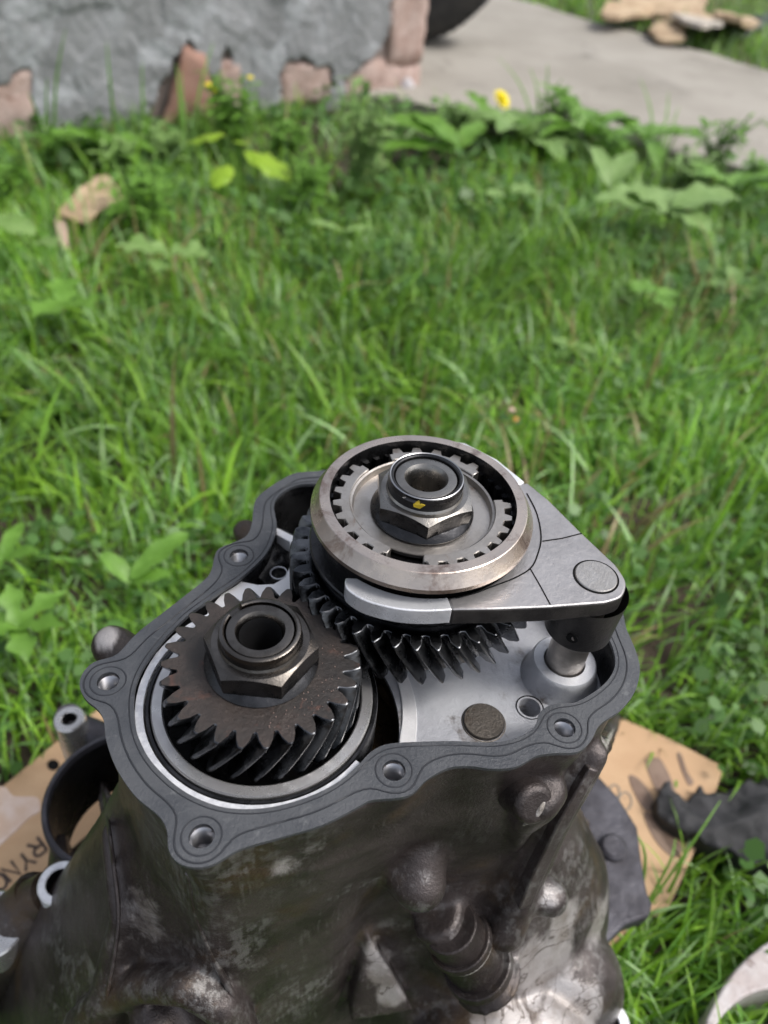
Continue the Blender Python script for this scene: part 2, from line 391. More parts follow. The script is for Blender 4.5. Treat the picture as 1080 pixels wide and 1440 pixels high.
# bricks that show in the notches
def brick(name, quad, m, th=.05, front=.004, seed=0):
    random.seed(seed); N = 9; vs = []
    a, b, c, d = [Vector(q) for q in quad]
    for j in range(N+1):
        for i in range(N+1):
            s, t = i/N, j/N; q = a.lerp(b, s).lerp(d.lerp(c, s), t)
            e = min(s, 1-s, t, 1-t); z = front+.007*noise.fractal(Vector((q.x*25, q.y*25, seed)), 1, 2, 4)-(.008 if e < .01 else 0)
            vs.append(wpt(q.x+.006*noise.noise(Vector((q.x*40, q.y*40, seed+3))), q.y+.006*noise.noise(Vector((q.x*40, q.y*40, seed+5))), z))
    fs = [(j*(N+1)+i, j*(N+1)+i+1, (j+1)*(N+1)+i+1, (j+1)*(N+1)+i) for j in range(N) for i in range(N)]
    o = mk(name, vs, fs, m, None, 0, fix=False); o.data.shade_smooth(); mdd = o.modifiers.new('s', 'SOLIDIFY'); mdd.thickness = .02; mdd.offset = -1; return part(o, wall)
def WQ(*px): return [WP(*q) for q in px]
brick('brick', WQ((-50, 225), (56, 220), (50, 92), (-50, 110)), M_PINK, seed=1)
b2 = brick('brick', WQ((215, 200), (312, 190), (285, 74), (255, 62)), M_RED, front=.02, seed=2); b2['label'] = 'red brown triangular brick shard in the broken plaster'
brick('brick', WQ((300, 190), (348, 185), (336, 84), (306, 84)), M_PINK, seed=3)
brick('brick', WQ((392, 150), (470, 145), (466, 88), (394, 84)), M_PINK, seed=4)
brick('brick', WQ((478, 170), (560, 160), (560, 82), (486, 88)), M_PINK, front=.0, seed=5)
brick('brick', WQ((538, 165), (590, 160), (594, 92), (545, 96)), M_PINK, front=.0, seed=6)
brick('brick', WQ((545, 95), (594, 91), (612, -60), (548, -60)), M_PINK, front=.003, seed=7)
brick('brick', WQ((548, -61), (612, -61), (630, -260), (560, -260)), M_PINK, front=.003, seed=8)
# ---- tyre behind the corner
tc_ = P(552, 60, HP); tcen = Vector((tc_.x+.03, tc_.y+.10, Z(HP)+.31)); tyre = empty('car_tyre', (tcen.x, tcen.y, Z(HP)))
tag(tyre, 'black tyre standing on the concrete path behind the wall corner', 'tyre')
pr = [(.19, -.07), (.2, -.085), (.24, -.098), (.28, -.095), (.3, -.082), (.308, -.06), (.31, 0), (.308, .06), (.3, .082), (.28, .095), (.24, .098), (.2, .085), (.19, .07)]
def toY(o):
    for v in o.data.vertices: x, y, z = v.co; v.co = (x, z, y)
    o.data.flip_normals(); return o
t1 = toY(lathe('tread', pr, (0, 0), M_TYRE, None, 72)); t1.location = tcen; t1.rotation_euler = (0, 0, R(-12)); bpy.context.view_layer.update(); part(t1, tyre)
vs, fs = [], []
for i in range(60):
    for s in (-1, 1):
        a = 2*math.pi*(i+(0 if s > 0 else .5))/60; q = []
        for (r, y) in ((.308, .012), (.314, .012), (.314, .085), (.303, .085)):
            for da in (0, .05): q.append((r*math.cos(a+da), s*y, r*math.sin(a+da)))
        k = len(vs); vs += q; fs += [(k, k+2, k+3, k+1), (k+2, k+4, k+5, k+3), (k+4, k+6, k+7, k+5), (k, k+6, k+4, k+2), (k+1, k+3, k+5, k+7)]
t2 = mk('tread_block', vs, fs, M_TYRE, None, 0); t2['kind'] = 'stuff'; t2.location = tcen; t2.rotation_euler = (0, 0, R(-12)); part(t2, tyre)
t3 = toY(lathe('wheel_rim', [(.03, -.05), (.05, -.06), (.15, -.03), (.185, -.075), (.195, -.07), (.19, 0), (.19, .07)], (0, 0), M_FORK, None, 48)); t3.location = tcen; t3.rotation_euler = (0, 0, R(-12)); part(t3, tyre)

# ================================================================ GEARBOX
HG = .23; ZG = Z(HG)
gb = empty('gearbox', (0.005, .175, 0)); tag(gb, 'oily cast gearbox standing on cardboard with its end gears and shift fork exposed', 'gearbox')
gb['label'] = 'oily cast aluminium gearbox standing on cardboard with exposed gears and shift fork'
IDM = gb.matrix_basis
def G(o, par=None):
    par = par or gb; o.parent = par
    o.matrix_parent_inverse = Matrix.Translation(gb.location).inverted() if par is gb else Matrix.Identity(4)
    return o
outer_px = [(449, 662), (416, 665), (395, 675), (375, 688), (360, 702), (356, 718), (354, 737), (346, 754), (325, 764), (307, 772), (301, 785), (298, 799), (290, 813), (262, 836), (226, 864), (200, 884), (184, 899), (163, 921), (132, 931), (116, 947), (112, 966), (121, 984), (137, 997), (146, 1013), (149, 1040), (163, 1079), (190, 1119), (224, 1148), (235, 1169), (237, 1195), (250, 1213), (274, 1220), (298, 1216), (324, 1201), (345, 1191), (400, 1176), (455, 1159), (504, 1134), (522, 1125), (559, 1122), (581, 1115), (600, 1096), (630, 1080), (659, 1077), (692, 1081), (726, 1078), (754, 1063), (780, 1059), (813, 1057), (832, 1040), (844, 1018), (873, 998), (893, 972), (900, 941), (894, 915), (881, 884), (874, 857), (852, 828), (812, 792), (760, 745), (700, 700), (640, 668), (560, 652), (500, 655)]
inner_px = [(443, 680), (422, 681), (403, 688), (389, 700), (385, 712), (387, 724), (389, 739), (385, 757), (377, 774), (366, 788), (338, 813), (311, 831), (290, 846), (263, 866), (232, 897), (206, 931), (192, 960), (188, 987), (190, 1018), (196, 1040), (213, 1071), (248, 1105), (285, 1126), (327, 1137), (381, 1135), (437, 1119), (479, 1097), (507, 1072), (523, 1056), (546, 1046), (590, 1043), (640, 1042), (686, 1044), (718, 1040), (744, 1029), (755, 1016), (758, 1003), (770, 993), (790, 988), (808, 988), (834, 974), (855, 956), (865, 936), (863, 915), (855, 896), (842, 872), (820, 845), (780, 805), (730, 755), (680, 715), (620, 690), (550, 675), (490, 675)]
def flat(pts): return [Vector((p.x, p.y, 0)) for p in pts]
O = resample(catmull(flat([P(*q, HG) for q in outer_px]), 6), 300)
I_ = resample(catmull(flat([P(*q, HG) for q in inner_px]), 6), 260)
holes_px = [(336, 781), (152, 957.5), (283.5, 1175.5), (554, 1083), (794, 1023)]
holes = [P(*q, HG) for q in holes_px]; HR = .0038
hl = [circ((h.x, h.y), HR, 24) for h in holes]
gk = prism('gasket', O, ZG-.0016, ZG, M_GASK, gb, [I_]+hl, bev=.0003, seg=2); G(gk)
C1 = Vector((-.0358, .1572, 0)); C2 = Vector((.0136, .2108, 0))
# raised bead line of gasket
def bead(pts, r=.00032, close=True):
    p = [Vector((q.x, q.y, ZG)) for q in pts]
    if close: p.append(p[0])
    return tube_d(p, r, 6, not close)
mid = []
for p in offset(O, -.0046): mid.append(p)
keep = []
for i, p in enumerate(mid):      # push the bead round the bolt holes on the inner side
    q = p.copy()
    for h in holes:
        hv = Vector((h.x, h.y, 0)); d = (q-hv)
        if d.length < .0085: q = hv+(d.normalized()*.0085 if d.length > 1e-5 else Vector((0, .0085, 0)))
    keep.append(q)
sm = keep
for _ in range(3): sm = [(sm[i-1]+sm[i]*2+sm[(i+1) % len(sm)])/4 for i in range(len(sm))]
G(mk('gasket_bead', *join_d([bead(sm)]), M_BEAD, gb, 60))
sm2 = offset(I_, .0016)
for _ in range(4): sm2 = [(sm2[i-1]+sm2[i]*2+sm2[(i+1) % len(sm2)])/4 for i in range(len(sm2))]
G(mk('gasket_bead', *join_d([bead(sm2, .00022)]), M_BEAD, gb, 60))
for h in holes:              # threaded holes
    prt = []
    zz = [(HR-.0002, ZG-.001)]
    for k in range(9): zz += [(HR-.0001, ZG-.0022-k*.0012), (HR-.0007, ZG-.0028-k*.0012)]
    zz += [(.0001, ZG-.0135)]
    G(lathe('bolt_hole', zz, (h.x, h.y), M_THREAD, gb, 24))
    G(lathe('gasket_bead', [(HR+.0022+.0003*math.cos(a), ZG+.0002*math.sin(a)) for a in [i*math.pi/3 for i in range(6)]], (h.x, h.y), M_BEAD, gb, 32, True))

# ---- casting body
cen = Vector((.0, .172, 0))
def ang(p): return math.degrees(math.atan2(p.y-cen.y, p.x-cen.x))
# flare (metres) at direction angle for each depth
levels = [.30, .333, .365, .40, .44, .50, .56]
FA = {   # angle: flare per level
    -180: [.004, .018, .034, .050, .075, .11, .12], -150: [.004, .018, .034, .050, .072, .10, .11], -125: [.002, .008, .016, .028, .045, .07, .08],
    -100: [0, .002, .004, .008, .014, .03, .04], -75: [-.002, -.004, -.006, -.004, .006, .02, .03], -50: [-.002, -.003, .000, .010, .024, .04, .04],
    -25: [0, .001, .015, .034, .046, .055, .055], 0: [0, .001, .020, .040, .052, .06, .06], 30: [0, 0, .012, .025, .035, .05, .05],
    90: [0, 0, .01, .02, .03, .05, .05], 150: [.002, .008, .02, .04, .06, .09, .1]}
ks = sorted(FA)
def flare(a, j):
    for i in range(len(ks)):
        a0 = ks[i]; a1 = ks[i+1] if i+1 < len(ks) else ks[0]+360
        aa = a if a >= ks[0] else a+360
        if a0 <= aa <= a1:
            t = (aa-a0)/(a1-a0); t = t*t*(3-2*t); return FA[a0][j]*(1-t)+FA[a1 if a1 <= 180 and a1 in FA else ks[0]][j]*t
    return 0
Ob = offset(O, -.0012)
Osm = O
for _ in range(40): Osm = [(Osm[i-1]+Osm[i]*2+Osm[(i+1) % len(Osm)])/4 for i in range(len(Osm))]
Ow = []                     # wall below the rim: bolt ears taken in
for i, p in enumerate(Osm): Ow.append(p+(cen-p).normalized()*.0035)
rings = [[Vector((p.x, p.y, ZG-.0016)) for p in Ob], [Vector((p.x, p.y, ZG-.006)) for p in Ob],
         [Vector((p.x, p.y, ZG-.009)).lerp(Vector((q.x, q.y, ZG-.009)), .35) for p, q in zip(Ob, Ow)],
         [Vector((p.x, p.y, ZG-.016)).lerp(Vector((q.x, q.y, ZG-.016)), .75) for p, q in zip(Ob, Ow)], [Vector((p.x, p.y, Z(.265))) for p in Ow]]
for j, h in enumerate(levels):
    rg = []
    for p in Ow:
        d = (p-cen).normalized(); a = ang(p); q = p+d*flare(a, j); rg.append(Vector((q.x, q.y, max(Z(h), .001))))
    rings.append(rg)
vs, fs = [], []; n = len(O)
for rg in rings: vs += rg
for j in range(len(rings)-1):
    for i in range(n): fs.append((j*n+i, j*n+(i+1) % n, (j+1)*n+(i+1) % n, (j+1)*n+i))
fs.append(tuple((len(rings)-1)*n+i for i in reversed(range(n))))
# rim annulus + inner wall + floor
k0 = len(vs); ni = len(I_)
Ic = offset(I_, .0006)
vs += [Vector((p.x, p.y, ZG-.0016)) for p in Ic]+[Vector((p.x, p.y, Z(.266))) for p in Ic]
tri = tessellate_polygon([rings[0], [Vector((p.x, p.y, ZG-.0016)) for p in Ic]])
fs += [tuple(i if i < n else k0+i-n for i in t) for t in tri]
for i in range(ni): fs.append((k0+i, k0+(i+1) % ni, k0+ni+(i+1) % ni, k0+ni+i))
fs.append(tuple(k0+ni+i for i in range(ni)))
body = (vs, fs)
blobs = []
def cap(a, b, r0, r1=None):
    r1 = r0 if r1 is None else r1; blobs.append(cyl_d(a, b, r0, r1)); blobs.append(ball_d(a, r0)); blobs.append(ball_d(b, r1))
def PX(px, py, y, dy=0): p = PY(px, py, y); p.y += dy; return p
# bolt ear columns running down under the rim
for i, (hx, L, r) in enumerate(((0, .03, .0075), (1, .03, .008), (2, .035, .0085), (3, .03, .0075), (4, .05, .009))):
    h = holes[hx]; q = Vector((h.x, h.y, 0)); d = (cen-q).normalized()
    blobs.append(cyl_d(Vector((q.x, q.y, ZG-.004)), Vector((q.x+d.x*.006, q.y+d.y*.006, ZG-L)), r, r*.7))
# round bosses that peep out behind the rim
p = P(158, 908, .262); cap(p, p+Vector((.02, -.01, -.005)), .0092, .011)
p = P(345, 748, .258); cap(p, p+Vector((.02, -.012, -.003)), .0065, .008)
def inside1(p, poly):
    c = False; k = len(poly)
    for i in range(k):
        a, b = poly[i], poly[i-1]
        if (a.y > p.y) != (b.y > p.y) and p.x < (b.x-a.x)*(p.y-a.y)/(b.y-a.y)+a.x: c = not c
    return c
HL = [.262]+levels
def section(h):
    j = 0
    while j < len(HL)-2 and HL[j+1] < h: j += 1
    t = min(1, max(0, (h-HL[j])/(HL[j+1]-HL[j]))); A, B = rings[4+j][::4], rings[5+j][::4]
    return [a.lerp(b, t) for a, b in zip(A, B)]
def SF(px, py, out=0.0):     # point of the casting wall seen at a photo pixel, out metres proud of it
    lo, h = .24, .24
    while h < .54:
        sc2 = section(h); 
        if out: sc2 = offset(sc2, out)
        if inside1(P(px, py, h), sc2): break
        h += .002
    return P(px, py, h)
cz = Vector((0, 0, 0))
def inw(p, d=.02, dz=0): v = Vector((cen.x-p.x, cen.y-p.y, 0)).normalized()*d; return p+v+Vector((0, 0, dz))
def ridge(pxs, outs, rs):    # smooth raised rib following the wall
    pts = [SF(q[0], q[1], o_) for q, o_ in zip(pxs, outs)]
    for i in range(len(pts)-1):
        for k in range(18):
            t = k/18; blobs.append(ball_d(pts[i].lerp(pts[i+1], t), rs[i]*(1-t)+rs[i+1]*t, 14))
    blobs.append(ball_d(pts[-1], rs[-1], 14))
# knob
kn = SF(590, 1240, .007); cap(kn, inw(kn, .03), .0112, .016); cap(kn, kn+Vector((-.002, .016, .014)), .0105, .012)
# sloping tube with its two machined collars
ta, tb = SF(612, 1282, .003), SF(688, 1378, .004)
blobs.append(cyl_d(ta, tb, .0120, .0135)); dd_ = (tb-ta).normalized()
ca = ta.lerp(tb, .42); blobs.append(cyl_d(ca-dd_*.002, ca+dd_*.001, .0142, .0150))
cb_ = ta.lerp(tb, .96); blobs.append(cyl_d(cb_-dd_*.001, cb_+dd_*.002, .0172, .0165))
# flat triangular facet left of the tube
f1_, f2_, f3_ = SF(518, 1312, .003), SF(585, 1425, .012), SF(490, 1440, .010)
fin = [f1_, f2_, f3_]; fv = [p for p in fin]+[inw(p, .035, -.004) for p in fin]
blobs.append((fv, [(0, 1, 2), (3, 5, 4), (0, 3, 4, 1), (1, 4, 5, 2), (2, 5, 3, 0)]))
# soft vertical swell in front, and the hollow between it and the tube
# diagonal web on the right with slanted pads
ridge([(866, 1010), (838, 1060), (800, 1120), (765, 1190), (735, 1250), (712, 1310)], (.002, .003, .004, .005, .006, .006), (.0050, .0055, .006, .0065, .0075, .009))
ridge([(848, 1085), (826, 1140), (815, 1190)], (.001, .001, .000), (.004, .004, .003))
ridge([(775, 1112), (758, 1130), (738, 1155)], (.004, .006, .005), (.0065, .0075, .0055))
ridge([(738, 1155), (722, 1190)], (.003, .000), (.005, .003))
ridge([(872, 1022), (856, 1048), (846, 1066)], (.003, .004, .002), (.0035, .004, .003))
# right lobe of the bell housing with its round bump
blobs.append(ball_d(P(764, 1385, .462), .0415, 32, (1.0, .85, 1.25))); blobs.append(ball_d(P(700, 1470, .46), .045, 32, (1.15, .8, 1.1)))
bp_ = SF(772, 1262, .010); cap(bp_, inw(bp_, .03), .0085, .0115)
# left shoulder ribs
ridge([(140, 1080), (158, 1170), (172, 1290), (150, 1440)], (-.001, .001, .002, .002), (.004, .0045, .006, .010))
ridge([(330, 1212), (440, 1200), (520, 1170)], (-.0045, -.0045, -.0045), (.0060, .0065, .0060))
# big round cover at the foot
rp_ = [(110, 1440), (150, 1405), (205, 1385), (262, 1388), (310, 1412), (345, 1450)]
ridge(rp_, (.006, .006, .006, .006, .006, .006), (.007,)*6)
ridge([(230, 1440), (235, 1460)], (.004, .004), (.014, .016))
# lower right bolt boss
lb = P(854, 1436, .456); blobs.append(cyl_d(lb, lb-Vector((0, 0, .03)), .0115, .0125)); blobs.append(cyl_d(lb-Vector((0, 0, .008)), lb+Vector((-.03, .015, -.02)), .009, .015))
# upper-right bolt bosses on bell flange rim
def dsp(co, nr):
    m_ = Vector((co.x, co.y, 0)); k = 1 if co.z < ZG-.004 else 0
    return co+nr*(k*(.0006*noise.fractal(co*38, 1, 2, 4)+.0008*noise.noise(co*22)))
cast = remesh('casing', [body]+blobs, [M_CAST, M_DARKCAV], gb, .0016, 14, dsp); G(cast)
# inner cavity surface gets the oily material; wear attribute from places that are rubbed pale
me = cast.data; nvt = len(me.vertices); co = np.empty(nvt*3); me.vertices.foreach_get('co', co); co = co.reshape(-1, 3)
wear = np.zeros(nvt)
from mathutils.bvhtree import BVHTree
BV = BVHTree.FromPolygons([tuple(v.co) for v in me.vertices], [tuple(p.vertices) for p in me.polygons])
def RC(px, py, out=0):
    d = ray(px, py).normalized(); hit = BV.ray_cast(Vector((0, 0, HC)), d)
    return (hit[0]+hit[1]*out) if hit[0] is not None else SF(px, py, out)
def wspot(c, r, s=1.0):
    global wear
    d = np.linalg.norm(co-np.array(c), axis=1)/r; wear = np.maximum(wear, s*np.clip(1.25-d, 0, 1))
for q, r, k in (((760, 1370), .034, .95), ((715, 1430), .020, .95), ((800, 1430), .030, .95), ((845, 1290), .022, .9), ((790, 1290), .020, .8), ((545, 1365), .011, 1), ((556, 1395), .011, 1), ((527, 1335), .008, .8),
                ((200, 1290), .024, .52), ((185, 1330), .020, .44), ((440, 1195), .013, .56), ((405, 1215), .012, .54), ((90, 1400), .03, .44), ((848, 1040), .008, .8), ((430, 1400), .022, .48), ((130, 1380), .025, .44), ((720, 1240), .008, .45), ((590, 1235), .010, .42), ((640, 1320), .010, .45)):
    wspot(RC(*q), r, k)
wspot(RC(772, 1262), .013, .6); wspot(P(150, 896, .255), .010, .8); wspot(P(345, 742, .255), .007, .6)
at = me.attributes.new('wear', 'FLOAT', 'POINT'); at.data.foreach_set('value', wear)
# which faces are inside the cavity
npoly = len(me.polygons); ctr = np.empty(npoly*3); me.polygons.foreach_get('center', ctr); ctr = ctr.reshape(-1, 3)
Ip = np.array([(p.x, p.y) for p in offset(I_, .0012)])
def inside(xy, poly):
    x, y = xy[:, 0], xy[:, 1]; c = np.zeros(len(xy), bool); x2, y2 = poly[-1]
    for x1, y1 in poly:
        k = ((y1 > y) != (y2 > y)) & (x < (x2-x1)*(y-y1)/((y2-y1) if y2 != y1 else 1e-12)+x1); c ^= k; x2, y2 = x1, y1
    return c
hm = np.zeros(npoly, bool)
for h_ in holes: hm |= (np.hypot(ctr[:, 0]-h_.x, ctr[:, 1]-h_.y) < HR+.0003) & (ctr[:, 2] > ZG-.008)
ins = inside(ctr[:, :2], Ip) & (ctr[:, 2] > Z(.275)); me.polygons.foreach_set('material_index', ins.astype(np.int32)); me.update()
bm = bmesh.new(); bm.from_mesh(me); bm.faces.ensure_lookup_table(); bmesh.ops.delete(bm, geom=[bm.faces[i] for i in np.nonzero(hm)[0].tolist()], context='FACES'); bm.to_mesh(me); bm.free()

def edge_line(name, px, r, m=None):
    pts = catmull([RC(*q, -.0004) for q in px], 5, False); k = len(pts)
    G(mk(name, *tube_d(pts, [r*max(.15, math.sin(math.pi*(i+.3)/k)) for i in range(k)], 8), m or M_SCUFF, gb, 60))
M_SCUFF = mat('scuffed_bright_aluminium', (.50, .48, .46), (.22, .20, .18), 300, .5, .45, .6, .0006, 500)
def solid(name, a, b, r0, r1, m, bev=.0008, n_=40):
    o = mk(name, *cyl_d(a, b, r0, r1, n_), m, gb, 40); bevel_obj(o, bev, 3, 35); return G(o)
# the sloping tube with its two turned collars
ta2, tb2 = RC(625, 1292, -.0085), RC(690, 1372, -.0100); dd2 = (tb2-ta2).normalized(); LT = (tb2-ta2).length
solid('cast_tube', ta2-dd2*.004, tb2+dd2*.004, .0118, .0132, M_CAST)
solid('tube_collar', ta2+dd2*LT*.22, ta2+dd2*LT*.34, .0140, .0144, M_CAST, .0006)
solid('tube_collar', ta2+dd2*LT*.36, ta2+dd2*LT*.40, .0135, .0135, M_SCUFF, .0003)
solid('tube_collar', tb2-dd2*.0005, tb2+dd2*.0035, .0158, .0162, M_CAST, .0006)
# oval boss with a spot-faced end
ob = RC(750, 1130); view = (Vector((0, 0, HC))-ob).normalized(); on = (view+Vector((.55, -.25, -.35))).normalized()
solid('oval_boss', ob-on*.012, ob+on*.0020, .0090, .0074, M_CAST, .0022)
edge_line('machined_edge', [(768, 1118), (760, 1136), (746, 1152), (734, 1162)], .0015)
# straight web down the right side, parting line on the left shoulder
def web(name, px, w0, w1, out, m):
    pts = catmull([RC(*q, out) for q in px], 6, False); k = len(pts)
    o = mk(name, *tube_d(pts, [w0+(w1-w0)*i/(k-1) for i in range(k)], 4, True, (Vector((0, 0, HC))-pts[k//2]).normalized()), m, gb, 40); bevel_obj(o, .0007, 2, 35); return G(o)
web('web_rib', [(832, 1078), (812, 1112), (790, 1152), (768, 1194), (748, 1236), (734, 1270)], .0034, .0046, -.0008, M_CAST)
web('parting_line', [(140, 1085), (150, 1150), (160, 1220), (166, 1300), (150, 1400)], .0010, .0012, -.0002, M_CAST)
web('parting_line', [(262, 1228), (275, 1290), (300, 1350), (330, 1400)], .0014, .0016, -.0006, M_CAST)
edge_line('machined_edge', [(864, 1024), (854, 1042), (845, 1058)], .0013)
# ---- bell housing flange plates, starter opening, bolt bosses (lower castings)
fl = [P(*q, .465) for q in [(700, 1080), (780, 1040), (838, 1086), (870, 1120), (897, 1163), (903, 1210), (911, 1255), (918, 1270), (914, 1288), (880, 1300), (850, 1330), (780, 1400), (700, 1380)]]
o = prism('bell_flange', flat(fl), Z(.478), Z(.465), M_BELL, gb, bev=.002); G(o)
for q, r in (((866, 1186), .0085),):
    p = P(*q, .458); G(lathe('bolt_boss', [(.0001, p.z-.003), (r-.002, p.z-.003), (r, p.z-.0045), (r, p.z-.012)], (p.x, p.y), M_BELL, gb, 32))
sc_ = Vector((-.126, .199)); z4 = Z(.40)
prt = []
prf = [(.0365, z4-.055), (.0365, z4-.0015), (.0372, z4), (.0388, z4), (.0398, z4-.001), (.0402, z4-.004), (.0405, z4-.055)]
o = lathe('starter_opening', prf, sc_, M_BELL, gb, 96, True); G(o)
mdl = [(.0366, .0002), (.0364, .054)]
G(lathe('opening_liner', [(.0364, z4-.004), (.0363, z4-.054)], sc_, M_DARKCAV, gb, 96))
def boss(px, py, h, ro, ri, dep, m, name='bolt_boss'):
    p = P(px, py, h); o = lathe(name, [(ro*1.12, p.z-dep), (ro, p.z-.001), (ro-.0008, p.z), (ri+.0005, p.z), (ri, p.z-.0006), (ri, p.z-.02), (.0001, p.z-.02)], (p.x, p.y), [m, M_BORE], gb, 40)
    for f in o.data.polygons:
        r = math.hypot(f.center.x-p.x, f.center.y-p.y)
        if r < ri*1.02: f.material_index = 1
    return G(o)
boss(97, 1010, .40, .0088, .0042, .05, M_RET)
boss(84, 1240, .398, .0107, .0066, .05, M_WHITE)
boss(856, 1438, .446, .0112, .0055, .03, M_WHITE)
boss(-12, 1300, .43, .017, .001, .05, M_RET)
p1, p2 = P(97, 1012, .41), P(135, 1040, .42)
G(mk('boss_web', *join_d([cyl_d(P(97, 1010, .412), P(97, 1010, .47), .0085), cyl_d(P(97, 1014, .415), P(150, 1040, .42), .007, .009), cyl_d(P(97, 1030, .43), P(120, 1090, .45), .003)]), M_BELL, gb, 50))
G(mk('boss_web', *join_d([cyl_d(P(88, 1240, .415), P(84, 1185, .43), .008, .005), cyl_d(P(84, 1242, .41), P(160, 1230, .43), .012, .02), cyl_d(P(84, 1242, .415), P(84, 1242, .50), .0105), cyl_d(P(70, 1255, .42), P(-30, 1320, .46), .011, .016), cyl_d(P(60, 1262, .43), P(-60, 1400, .48), .016, .02)]), M_CAST, gb, 50))

# ---- deck inside the case
zd = Z(.25)
inn = offset(I_, -.0001)
ip = [p for p in inn]
# polygon of the deck: inner outline outside the bearing recess, closed along the recess arc
RR = .0495
idx = [i for i, p in enumerate(ip) if (p-C1).length > RR and (p.x > -.03) and not (p.x < -.012 and p.y > .2)]
# longest run
runs = []; cur = []
for i in range(2*len(ip)):
    k = i % len(ip)
    if k in set(idx): cur.append(k)
    else:
        if cur: runs.append(cur)
        cur = []
run = max(runs, key=len)[:len(ip)]
seen = []; [seen.append(k) for k in run if k not in seen]
dk = [ip[k] for k in seen]
a0 = math.atan2(*(dk[-1]-C1).yx); a1 = math.atan2(*(dk[0]-C1).yx)
arc = [C1+Vector((math.cos(a0+(a1-a0)*t/24), math.sin(a0+(a1-a0)*t/24), 0))*RR for t in range(1, 24)]
deck_poly = dk+arc
hd, hr = P(745, 995, .25), .0042
o = prism('inner_deck', deck_poly, Z(.266), zd, M_DECK, gb, [circ((hd.x, hd.y), hr, 24)], bev=.0012); G(o)
G(lathe('dowel_hole', [(hr+.0012, zd+.0003), (hr+.0002, zd-.0004), (hr, zd-.014), (.0001, zd-.014)], (hd.x, hd.y), M_GROOVE, gb, 32))
# bright machined strip along the recess edge
ta_ = list(range(-12, 31, 3)); st = [C1+Vector((math.cos(R(a)), math.sin(R(a)), 0))*(RR+.0002+.00012*max(0, a)) for a in ta_]+[C1+Vector((math.cos(R(a)), math.sin(R(a)), 0))*(RR+.0062+.00008*abs(a)) for a in reversed(ta_)]
G(prism('machined_strip', st, zd-.001, zd+.0008, M_LAND, gb, bev=.0003))
# recess floor and oil
G(lathe('oil_recess', [(.0002, Z(.264)), (.049, Z(.264)), (.0492, Z(.251))], (C1.x, C1.y), M_BROWNOIL, gb, 96))
vs, fs = tube_d([P(556, 955, .2585), P(563, 972, .2585), P(548, 985, .2585), P(535, 968, .2585)], .003, 10); G(mk('oil_gallery', vs, fs, M_BROWNOIL, gb, 60))
# machined land at the back left of the small gear, with its dark pocket
land = [P(*q, .2335) for q in [(292, 858), (311, 836), (338, 817), (362, 822), (385, 821), (402, 811), (408, 795), (408, 762), (389, 752), (388, 741), (416, 755), (424, 800), (430, 870), (360, 880), (290, 880)]]
G(prism('machined_land', flat(land), Z(.240), Z(.2335), M_LAND, gb, bev=.0003))
blk = [cyl_d(P(372, 805, .246), P(402, 786, .240), .0045, .0030), ball_d(P(370, 806, .246), .0045), cyl_d(P(350, 830, .25), P(400, 770, .25), .012), cyl_d(P(398, 760, .244), P(385, 790, .246), .0050, .0065)]
o = remesh('cast_lug', blk, M_DARKCAV, gb, .0008, 4); G(o)
G(lathe('lug_ring', [(.0035+.0004*math.cos(a), Z(.2385)+.0004*math.sin(a)) for a in [i*math.pi/3 for i in range(6)]], tuple(P(392, 806, .2385).xy), M_THREAD, gb, 24, True))
# white machined rim ring, bearing race
def arc_ring(name, r0, r1, a_0, a_1, z0, z1, m, step=2.5, jit=0):
    n_ = int((a_1-a_0)/step); A = [a_0+(a_1-a_0)*i/n_ for i in range(n_+1)]
    pts = [C1+Vector((math.cos(R(a)), math.sin(R(a)), 0))*(r1+jit*noise.noise(Vector((a*.5, 0, 0)))) for a in A]+[C1+Vector((math.cos(R(a)), math.sin(R(a)), 0))*r0 for a in reversed(A)]
    return G(prism(name, pts, z0, z1, m, gb, bev=.0002))
arc_ring('white_rim', .0408, .0436, 128, 328, Z(.242), Z(.2322), M_WHITE, jit=.0002)
G(lathe('bearing_race', [(.0343, Z(.250)), (.0343, Z(.2325)), (.0348, Z(.2320)), (.0380, Z(.2320)), (.0385, Z(.2326)), (.0386, Z(.250))], (C1.x, C1.y), M_RET, gb, 128))
G(lathe('snap_ring', [(.0386, Z(.25)), (.0388, Z(.2332)), (.0392, Z(.2328)), (.0401, Z(.2328)), (.0404, Z(.2335)), (.0405, Z(.250))], (C1.x, C1.y), M_BLACK, gb, 128))
G(lathe('bearing_bore', [(.0345, Z(.251)), (.012, Z(.251))], (C1.x, C1.y), M_DARKCAV, gb, 64))
# plug disc
pc = P(680.5, 1015, .2494); G(lathe('core_plug', [(.0084, zd-.001), (.0084, zd+.0002), (.0080, zd+.0003), (.0079, zd-.0004), (.0077, zd-.0004), (.0077, zd+.0009), (.0074, zd+.0013), (.0001, zd+.0013)], (pc.x, pc.y), [M_PLUG, M_GROOVE], gb, 64))
for f in gb.children[-1].data.polygons:
    if math.hypot(f.center.x-pc.x, f.center.y-pc.y) > .0076: f.material_index = 1
# selector rod and its boss
rc = P(838, 811, .192); rx = (rc.x, rc.y)
G(lathe('rod_boss', [(.0162, zd-.001), (.0148, zd+.001), (.0138, zd+.004), (.0131, zd+.0075), (.0127, zd+.0095), (.0120, zd+.0103), (.0082, zd+.0103), (.0080, zd+.0095), (.0079, zd-.004)], rx, [M_DECK, M_LAND], gb, 64))
for f in gb.children[-1].data.polygons:
    if f.center.z > zd+.0094: f.material_index = 1
rod = G(lathe('selector_rod', [(.0075, zd-.006), (.0075, Z(.20))], rx, M_STEEL, gb, 48))
